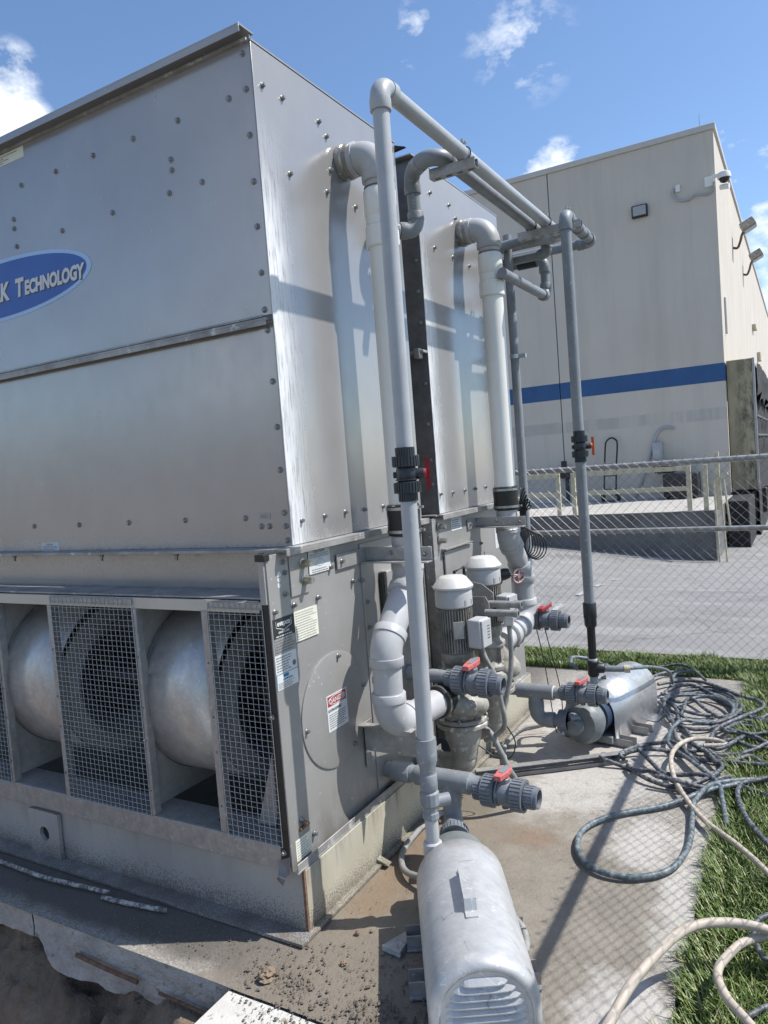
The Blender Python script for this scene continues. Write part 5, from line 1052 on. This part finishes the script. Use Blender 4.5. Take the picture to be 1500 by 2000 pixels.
for y, z in ((3.10, .945), (3.05, .915)): obj('pipe_stub', MB().cyl((-1.27, y, z), (-1.13, y, z), .016).lathe([(.018, 0), (.018, .02), (.012, .021), (.012, .005)], (-1.135, y, z), (1, 0, 0), 18, True, False), M['conduit'], sh); obj('bore', MB().cyl((-1.118, y, z), (-1.1165, y, z), .0118), M['darkgap'], sh)
obj('conduit_fitting', MB().lathe([(.02, .895), (.022, .89), (.022, .865), (.017, .86)], (-1.165, 3.06, 0), UP, 12), M['motor_cap'], sh, smooth=20)
# conduits down from the boxes
def hose(name, lab, pts, r, mat, cat, g=None, seg=10, n=7):
    return tag(obj(name, MB().tube(cr(pts, n), r, seg), M[mat], smooth=60), lab, cat, g)
hose('flexible_conduit', 'grey flexible conduit curving down from the nearer pump terminal box', [(-1.26, 2.93, .82), (-1.235, 2.93, .74), (-1.205, 2.95, .66), (-1.19, 2.96, .55), (-1.19, 2.98, .42), (-1.30, 3.02, .33)], .011, 'conduit', 'conduit', 'flexible conduits on the pumps')
hose('flexible_conduit', 'grey flexible conduit hanging from the short pipe stub beside the farther pump', [(-1.165, 3.06, .87), (-1.165, 3.06, .72), (-1.175, 3.04, .60), (-1.20, 3.02, .50)], .011, 'conduit', 'conduit', 'flexible conduits on the pumps')
hose('flexible_hose', 'grey hose arching from the pump base down to the slab behind the tee pipe', [(-1.42, 3.02, .41), (-1.35, 3.02, .405), (-1.27, 3.0, .38), (-1.225, 3.0, .30), (-1.19, 3.02, .2), (-1.15, 3.1, .06)], .014, 'conduit', 'hose')
hose('flexible_hose', 'grey hose lying in an arc on the slab under the far tee pipe', [(-1.42, 3.50, .015), (-1.427, 3.553, .015), (-1.488, 3.706, .015), (-1.50, 3.884, .02), (-1.48, 4.015, .02), (-1.4, 4.12, .015), (-1.3, 4.3, .012)], .012, 'conduit', 'hose')
hose('corrugated_hose', 'pale corrugated hose hanging down the base between the pumps', [(-1.5, 3.05, .31), (-1.5, 3.11, .279), (-1.49, 3.167, .191), (-1.49, 3.159, .10), (-1.48, 3.1, .012)], .017, 'conduit', 'hose')
hose('tag_cable', 'thin black cable loop hanging from the pump flange', [(-1.20, 3.02, .42), (-1.17, 3.05, .33), (-1.2, 3.06, .25), (-1.27, 3.06, .24), (-1.33, 3.05, .28), (-1.36, 3.0, .33)], .003, 'cable', 'cable')
hose('tag_cable', 'pair of thin black wires dropping from the valve in front of the fence', [(-1.36, 4.0, .62), (-1.33, 4.02, .4), (-1.30, 4.05, .02), (-1.27, 4.06, .012), (-1.25, 4.03, .25), (-1.31, 4.0, .62)], .0028, 'cable', 'cable')
cc = thing('cable_coil', 'black cable coil hanging behind the farther white riser pipe', 'cable', (-1.37, 3.95, 1.25))
for k in range(7):
    w = .028+.006*k; cx = -1.375+.006*k; pts = []
    for q in np.linspace(0, 2*math.pi, 18)[:-1]: pts.append((cx+w*math.cos(q)*.8+.004*k, 3.95+w*.5*math.cos(q+.4), 1.135+.075*math.sin(q)-.006*k if True else 0))
    obj('loop', MB().tube(cr(pts, 3, True), .0035, 6, closed=True), M['cable'], cc)
for k in range(6): obj('strand', MB().tube(cr([(-1.40+.008*k, 3.94, 1.30), (-1.385+.011*k, 3.95, 1.38-.012*k), (-1.36+.006*k, 3.95, 1.43-.02*k), (-1.385+.006*k, 3.95, 1.36-.01*k), (-1.40+.004*k, 3.95, 1.2)]), .004, 6), M['cable'], cc)
gv = thing('gate_valve', 'small black gate valve with a pink round handwheel', 'valve', (-1.45, 3.85, .95))
obj('valve_body', MB().cyl((EX, 3.72, .93), (-1.47, 3.79, .955), .016).lathe([(.028, -.03), (.034, 0), (.028, .03)], (-1.46, 3.80, .965), (.7, .7, .1), 16).cyl((-1.47, 3.8, .96), (-1.50, 3.78, .90), .02), M['black'], gv)
obj('stem', MB().cyl((-1.45, 3.81, .965), (-1.405, 3.87, .945), .009), M['bolt'], gv)
hx = V((-1.40, 3.875, .945)); na = V((.8, -.45, -.1)).normalized(); ua = na.cross(UP).normalized(); va = na.cross(ua)
obj('handwheel', MB().tube(ellipse(hx, .040, .040, ua, va, 28), .006, 8, closed=True).tube([hx+ua*.038, hx-ua*.038], .005, 6).tube([hx+va*.038, hx-va*.038], .005, 6).lathe([(.013, -.006), (.013, .006)], hx, na, 12), M['pink'], gv)
gp = thing('basin_fitting', 'grey ribbed pipe fitting low beside the pump flange', 'pipe fitting', (-1.5, 3.5, .4))
obj('pipe_section', MB().cyl((-1.575, 3.60, .38), (-1.42, 3.62, .40), .026), M['pvc_mid'], gp); obj('cap', ribbed((-1.41, 3.62, .40), (1, .1, .1), .034, .03, 14), M['pvc_mid'], gp)

# ---- booster pumps with motor covers ----
def booster(lab, c, ax, g, neck=None):      # c centre of volute, ax direction pump -> motor
    c = V(c); ax = V(ax).normalized(); t = thing('booster_pump', lab, 'pump', (c.x, c.y, 0), g); sd = ax.cross(UP).normalized()
    obj('volute', MB().lathe([(.04, -.065), (.095, -.058), (.113, -.03), (.117, 0), (.11, .035), (.10, .06), (.085, .075)], c, ax, 36), M['cast_dark'], t, smooth=50)
    nk = neck or c; nk = V(nk); obj('discharge_neck', MB().cyl((nk.x, nk.y, c.z-.02), (nk.x, nk.y, c.z+(.04 if neck else .17)), .034), M['cast_dark'], t); obj('suction_neck', MB().cyl(c-ax*.06, c-ax*.12, .044, .040), M['cast_dark'], t)
    obj('motor_body', MB().lathe([(.075, .08), (.10, .09), (.102, .40), (.09, .43), (.03, .44)], c, ax, 36), M['blue_motor'], t)
    R_ = Matrix((ax, sd, UP)).transposed()
    obj('motor_foot', MB().obox(c+ax*.25+V((0, 0, -c.z+.035)), (.26, .20, .04), R_), M['cast_dark'], t, bevel=.004)
    for k in (-.10, -.04, .12, .18): obj('base_rail', MB().obox(c+ax*(.25+k)+V((0, 0, -c.z+.022)), (.004, .40, .042), R_).obox(c+ax*(.25+k+.01)+V((0, 0, -c.z+.004)), (.022, .40, .004), R_), M['galv'], t)
    return t
def cover(lab, c, ax, L_, hw, h, mat, kind, g):
    c = V(c); ax = V(ax).normalized(); sd = UP.cross(ax).normalized()      # c = ground point under the far end centre
    t = thing('motor_cover', lab, 'motor cover', (c.x, c.y, 0), g); th = .002
    def arch(n=28, k=1., lift=0):
        pts = [(-hw*k, .03 if kind == 'round' else .0)]
        for i in range(n+1):
            a = math.pi*(1-i/n); pts.append((hw*k*math.cos(a), (h-hw)+hw*k*math.sin(a)+lift))
        pts.append((hw*k, .03 if kind == 'round' else .0)); return pts
    A = arch(); mb = MB(); rows = 10 if kind == 'round' else 2; n = len(A)
    prof = [(i/(rows-1)*L_*.92, 1.) for i in range(rows)] if kind == 'round' else [(0, 1.), (L_, 1.)]
    if kind == 'round': prof += [(L_*.945, .995), (L_*.965, .98), (L_*.982, .955), (L_*.993, .92), (L_*.999, .88), (L_, .84), (L_-.002, .80)]
    for s_, k in prof:
        for u, v in arch(k=k, lift=0): mb.v.append(c+ax*s_+sd*u+UP*(v if v > .031 else v))
    for j in range(len(prof)-1):
        for i in range(n-1): mb.f.append((j*n+i, j*n+i+1, (j+1)*n+i+1, (j+1)*n+i))
    if kind == 'round':
        b = (len(prof)-1)*n
        # recessed end panel
        mb2 = MB()
    sh_ = obj('shell', mb, mat, t, smooth=50); so_ = sh_.modifiers.new('s', 'SOLIDIFY'); so_.thickness = .003; so_.offset = -1
    if kind == 'round':
        A2 = arch(k=.81); e = obj('end_panel', MB().prism([c+ax*(L_-.0065)+sd*u+UP*v for u, v in A2], ax*.004), mat, t, smooth=20)
        for k in range(12):
            z = h*.80-k*.0195; w = min(hw*.80, math.sqrt(max(1e-4, (hw*.84)**2-max(0, z+.016-(h-hw))**2)))*.9
            if z < .03: break
            q = [(-w, 0), (w, 0), (w*.88, .016), (-w*.88, .016)]; mb3 = MB(); o_ = c+ax*(L_-.0022)+UP*z
            lo_ = []; hi_ = []; nn_ = 12
            for q in range(nn_+1):
                t_ = -1+2*q/nn_; f_ = (1-abs(t_)**6); lo_.append(o_+sd*(w*t_)+ax*.013*f_-UP*.000); hi_.append(o_+sd*(w*t_)+UP*.016*(.35+.65*f_))
            mb3.v = lo_+hi_; mb3.f = [(i, i+1, nn_+2+i, nn_+1+i) for i in range(nn_)]
            b0 = len(mb3.v); mb3.v += [p-ax*.0005-UP*.0035 if 0 < i < nn_ else p for i, p in enumerate(lo_)]; mb3.f += [(i, i+1, b0+i+1, b0+i) for i in range(nn_)]; obj('louver', mb3, mat, e, smooth=0)
    else:
        for sg in (-1, 1):
            obj('foot_tab', MB().add([c+sd*sg*hw, c+sd*sg*hw+ax*L_*.12, c+sd*sg*(hw+.05)+ax*L_*.12, c+sd*sg*(hw+.05)], [(0, 1, 2, 3)]).add([c+UP*.002+sd*sg*hw+ax*L_*.75, c+UP*.002+sd*sg*hw+ax*L_, c+UP*.002+sd*sg*(hw+.05)+ax*L_, c+UP*.002+sd*sg*(hw+.05)+ax*L_*.75], [(0, 1, 2, 3)]), mat, t, smooth=0)
    # strap handle on top
    a, b = (L_*.35, L_*.66) if kind == 'round' else (L_*.02, L_*.34); z = h
    so2 = sd*(-.004 if kind == 'round' else 0)
    pts = [(a-.02, .003), (a, .003), (a+.012, .032), (b-.012, .032), (b, .003), (b+.03, .003)]
    mb = MB(); w = .018
    for s_, v in pts: mb.v += [c+ax*s_+UP*(z+v)-sd*w+so2, c+ax*s_+UP*(z+v)+sd*w+so2]
    for k in range(len(pts)-1): mb.f.append((2*k, 2*k+1, 2*k+3, 2*k+2))
    hd = obj('strap_handle', mb, mat, t, smooth=0); hd.modifiers.new('s', 'SOLIDIFY').thickness = .003
    return t
BA = V((.50, -.866, 0))
booster('booster pump mostly hidden under the near hammered silver motor cover', (-1.135, 2.30, .155), BA, 'booster pumps', (-1.176, 2.205, 0))
cover('big near hammered silver motor cover with louvered rounded end', (-1.085, 2.215, 0), BA, .63, .152, .305, M['cover'], 'round', 'motor covers')
CA = V((.20, .98, 0))
booster('far booster pump with a dull grey volute beside the open end of the aluminium cover', (-1.075, 3.83, .165), CA, 'booster pumps')
cover('far smooth aluminium arched motor cover next to the pile of black hoses', (-1.08, 3.98, 0), CA, .60, .146, .300, M['aluminium'], 'open', 'motor covers')
hose('flexible_conduit', 'grey conduit looping out on the left of the near motor cover', [(-1.45, 3.0, .02), (-1.50, 2.847, .015), (-1.515, 2.74, .015), (-1.50, 2.559, .016), (-1.455, 2.45, .018), (-1.38, 2.375, .03), (-1.25, 2.33, .06)], .0125, 'conduit', 'conduit')
hose('flexible_conduit', 'grey conduit loop sticking out on the right of the near motor cover', [(-.99, 2.22, .07), (-.93, 2.25, .05), (-.875, 2.23, .03), (-.835, 2.15, .018), (-.835, 2.06, .02), (-.88, 1.98, .04)], .0125, 'conduit', 'conduit')
# channel lying on the slab
ch = thing('floor_channel', 'long galvanised channel lying on the slab behind the dripping valve', 'steel channel', (-1.2, 3.5, 0))
pa, pb = V((-1.50, 3.33, 0)), V((-.865, 3.79, 0)); u_ = (pb-pa).normalized(); n_ = V((-u_.y, u_.x, 0)); R_ = Matrix((u_, n_, UP)).transposed(); mid = (pa+pb)/2; ll = (pb-pa).length
obj('web', MB().obox(mid+V((0, 0, .0365)), (ll, .042, .003), R_), M['galv'], ch); obj('flange', MB().obox(mid+n_*.0195+V((0, 0, .018)), (ll, .003, .034), R_), M['galv'], ch); obj('flange', MB().obox(mid-n_*.035+V((0, 0, .004)), (ll, .03, .003), R_).obox(mid-n_*.0495+V((0, 0, .010)), (ll, .003, .015), R_), M['galv_dark'], ch)
# ================= HOSES =================
HP = dict(
a=[(-0.145, 3.884), (-0.203, 3.872), (-0.351, 3.855), (-0.508, 3.872), (-0.599, 3.924), (-0.683, 3.905), (-0.771, 3.866), (-0.845, 3.821), (-0.908, 3.791), (-0.962, 3.782), (-0.975, 3.721), (-0.945, 3.676), (-0.872, 3.683), (-0.819, 3.657), (-0.758, 3.644), (-0.704, 3.629), (-0.658, 3.579), (-0.59, 3.54), (-0.527, 3.516), (-0.444, 3.561), (-0.394, 3.642), (-0.351, 3.689)],
b=[(-0.845, 3.72), (-0.872, 3.784), (-0.845, 3.889), (-0.793, 3.986), (-0.728, 4.017), (-0.655, 3.992), (-0.581, 3.939), (-0.487, 3.971), (-0.429, 3.899), (-0.4, 3.786), (-0.414, 3.666), (-0.476, 3.581), (-0.54, 3.527), (-0.617, 3.514), (-0.714, 3.543), (-0.773, 3.588), (-0.813, 3.659)],
c=[(-0.799, 3.828), (-0.718, 3.71), (-0.641, 3.635), (-0.572, 3.626), (-0.482, 3.634), (-0.391, 3.611), (-0.303, 3.582), (-0.137, 3.527), (.05, 3.45)],
d=[(-0.819, 4.787), (-0.719, 4.707), (-0.614, 4.819), (-0.494, 4.773), (-0.416, 4.643), (-0.414, 4.522), (-0.464, 4.437), (-0.563, 4.36), (-0.643, 4.312), (-0.684, 4.189), (-0.681, 4.023), (-0.65, 3.954), (-0.566, 3.816), (-0.488, 3.689), (-.40, 3.55), (-.36, 3.40), (-.33, 3.2)],
e=[(-0.887, 5.003), (-0.774, 5.111), (-0.646, 5.1), (-0.513, 4.988), (-0.387, 4.858), (-0.296, 4.831), (-0.255, 4.716), (-0.284, 4.586), (-0.36, 4.447), (-0.453, 4.306), (-0.483, 4.19), (-0.467, 4.035), (-0.44, 3.95), (-0.394, 4.003), (-0.342, 4.175), (-0.281, 4.256), (-0.154, 4.297)],
f=[(-0.84, 4.867), (-0.812, 4.963), (-0.723, 5.048), (-0.591, 4.966), (-0.457, 4.784), (-0.387, 4.752), (-0.349, 4.614), (-.25, 4.5), (-.15, 4.48)],
g=[(-0.831, 4.756), (-0.765, 4.64), (-0.71, 4.529), (-0.676, 4.394), (-0.591, 4.176), (-0.555, 4.045), (-.5, 3.95), (-.42, 3.8)],
h=[(-0.825, 4.622), (-0.769, 4.511), (-0.709, 4.36), (-0.652, 4.114), (-0.61, 4.007), (-.58, 3.9), (-.5, 3.75)],
i=[(-1.12, 5.1), (-1.096, 5.274), (-1.073, 5.35), (-0.956, 5.433), (-0.82, 5.449), (-0.716, 5.338), (-0.62, 5.169)],
j=[(-0.763, 5.359), (-0.806, 5.348), (-0.892, 5.258), (-0.94, 5.114), (-0.959, 4.922)],
j2=[(-0.813, 5.023), (-0.826, 5.145), (-0.823, 5.276), (-0.778, 5.339), (-0.708, 5.34)],
l=[(-0.72, 4.40), (-0.685, 4.511), (-0.681, 4.718), (-0.645, 4.742), (-0.545, 4.603), (-0.463, 4.507), (-0.411, 4.476), (-.3, 4.45)],
m=[(-0.02, 4.25), (-0.151, 4.179), (-0.212, 4.121), (-0.301, 4.025), (-0.392, 3.975), (-0.463, 3.924), (-0.548, 3.989), (-.62, 4.1)],
n=[(.0, 4.8), (-0.162, 4.671), (-0.241, 4.552), (-0.307, 4.486), (-0.378, 4.407), (-0.426, 4.23), (-0.345, 4.215), (-0.265, 4.181), (-.1, 4.12)],
o=[(-.66, 3.50), (-0.542, 3.495), (-0.441, 3.532), (-0.332, 3.587), (-0.142, 3.716), (.02, 3.8)],
p=[(-0.841, 4.824), (-0.737, 4.896), (-0.622, 4.958), (-0.503, 4.878), (-0.413, 4.694), (-0.393, 4.529), (-0.44, 4.399), (-0.536, 4.438), (-0.62, 4.411), (-0.686, 4.462), (-.78, 4.55)])
LB = dict(a='black hose whose long flat loop reaches farthest left onto the steel channel', b='black hose lying in a wide oval ring in front of the tangle', c='black hose crossing the oval ring and running off into the near grass',
 d='dark teal hose snaking from the aluminium cover down through the tangle', e='black hose with the tall outer loop over the grass edge, ending at the right side', f='black hose arching over the back of the tangle beside the aluminium cover',
 g='black hose running straight down from the cover end into the oval ring', h='black hose next to the cover foot, innermost of the two that run down the tangle', i='thin black hose arc nearest the lawn behind the aluminium cover',
 j='black hose curve just in front of the thin arc behind the cover', j2='short dark teal hose bow at the far end of the slab', l='black hose kinked inside the big coil at the middle of the tangle',
 m='black hose coming in low from the right over the slab edge', n='black hose looping back on itself in the grass on the right', o='black hose leaving the near bottom of the tangle to the right', p='black hose forming the inner ring of the big coil')
for k, (nm, pts) in enumerate(HP.items()):
    rs = random.Random(k+3); z0 = .011+.0055*(k % 5)
    P3 = [(x+rs.uniform(-.006, .006), y+rs.uniform(-.012, .012), z0+.012*math.sin(i*1.3+k)+rs.uniform(0, .010)+.004) for i, (x, y) in enumerate(pts)]
    r = .0108 if nm not in ('i', 'j', 'j2') else .0095
    hose('garden_hose', LB[nm], P3, r, 'hose_teal' if nm in ('d', 'j2') else 'hose', 'hose', 'dusty hoses piled beside the far motor cover', 10, 8)
# extra turns of the big coil
for k in range(3):
    rs = random.Random(k+40); pts = []
    cx, cy = -.60+rs.uniform(-.03, .05), 4.70+rs.uniform(-.12, .12); rx, ry = rs.uniform(.19, .27), rs.uniform(.22, .38)
    a0 = rs.uniform(0, 6.28)
    for q in range(11+rs.randint(0, 3)):
        a = a0+q*.5; pts.append((cx+rx*math.cos(a)*(1+.05*math.sin(3*a)), cy+ry*math.sin(a), .02+.010*k+.010*math.sin(2*a+k)))
    hose('garden_hose', ('lowest turn', 'middle turn', 'uppermost turn')[k] + ' of the big dusty black hose coil right of the aluminium cover', pts, .0105, 'hose', 'hose', 'turns of the big black hose coil', 10, 6)
for k in range(5):
    rs = random.Random(k+70); pts = []; x = .05
    y = 3.95+.13*k
    for q in range(7): pts.append((x-q*.085, y+rs.uniform(-.06, .06)+.05*math.sin(q+k), .02+.012*(k % 3)+.008*math.sin(q*1.7)))
    hose('garden_hose', ('nearest to the camera', 'second nearest', 'middle one', 'second farthest', 'farthest')[k] + ' of the five dusty hose strands trailing right into the grass', pts, .0105, 'hose', 'hose', 'hose strands trailing into the grass', 10, 6)
hose('garden_hose', 'dark teal hose laid in one big open loop on the concrete', [(-.30, 3.62, .03), (-.36, 3.55, .035), (-0.446, 3.474, .03), (-0.585, 3.306, .018), (-0.771, 3.144, .016), (-0.858, 2.991, .016), (-0.852, 2.836, .016), (-0.785, 2.717, .016), (-0.689, 2.676, .016), (-0.583, 2.700, .016), (-0.489, 2.797, .016), (-0.451, 2.992, .016), (-0.464, 3.211, .018), (-0.472, 3.35, .03), (-.43, 3.5, .045), (-.35, 3.6, .04), (-.2, 3.7, .03)], .0118, 'hose_teal', 'hose', None, 12, 10)
hose('tan_hose', 'tan hose arching over the black tangle and running out through the grass', [(-.50, 3.97, .05), (-0.40, 4.015, .05), (-0.444, 4.05, .055), (-0.541, 4.03, .06), (-0.605, 3.94, .06), (-0.627, 3.773, .055), (-0.585, 3.56, .04), (-0.50, 3.36, .028), (-0.405, 3.186, .03), (-0.277, 2.999, .05), (-0.166, 2.83, .055), (-.05, 2.62, .05)], .0115, 'hose_tan', 'hose', 'tan hoses', 12, 10)
hose('tan_hose', 'thick tan hose crossing the lower right corner in a big arc', [(-.62, 1.50, .03), (-.56, 1.68, .05), (-0.505, 1.83, .09), (-0.46, 1.99, .13), (-0.375, 2.20, .155), (-0.28, 2.31, .15), (-0.143, 2.36, .13), (.02, 2.34, .08)], .0140, 'hose_tan', 'hose', 'tan hoses', 14, 10)
hose('tan_hose', 'tan hose bending down in a hook at the bottom right edge', [(.05, 2.42, .08), (-0.10, 2.40, .10), (-0.20, 2.33, .10), (-0.245, 2.24, .10), (-0.265, 2.153, .10), (-0.235, 2.061, .10), (-0.165, 1.97, .10), (-.08, 1.85, .08)], .0125, 'hose_tan', 'hose', 'tan hoses', 14, 10)
hose('garden_hose', 'dusty black hose half hidden in the grass above the tan hook', [(.1, 2.55, .04), (-.05, 2.58, .06), (-.14, 2.55, .07), (-.19, 2.48, .06), (-.17, 2.38, .04), (-.1, 2.3, .03), (-.12, 2.2, .03), (-.2, 2.1, .02)], .009, 'hose', 'hose', None, 8, 8)
hose('garden_hose', 'black hose piece curving through the grass below the tangle', [(-.12, 3.0, .03), (-.2, 3.12, .04), (-.27, 3.3, .035), (-.31, 3.5, .03), (-.3, 3.65, .03)], .0115, 'hose', 'hose', None, 8, 8)
hose('garden_hose', 'short hose tail screwed to the black tee on the far upright pipe', [(-1.12, 3.93, .42), (-1.16, 3.96, .44), (-1.17, 4.05, .45), (-1.10, 4.10, .43), (-.95, 4.06, .40), (-.85, 4.04, .413), (-.8, 4.3, .35), (-.78, 4.75, .2), (-.8, 5.0, .05)], .010, 'hose_teal', 'hose', None, 10, 8)
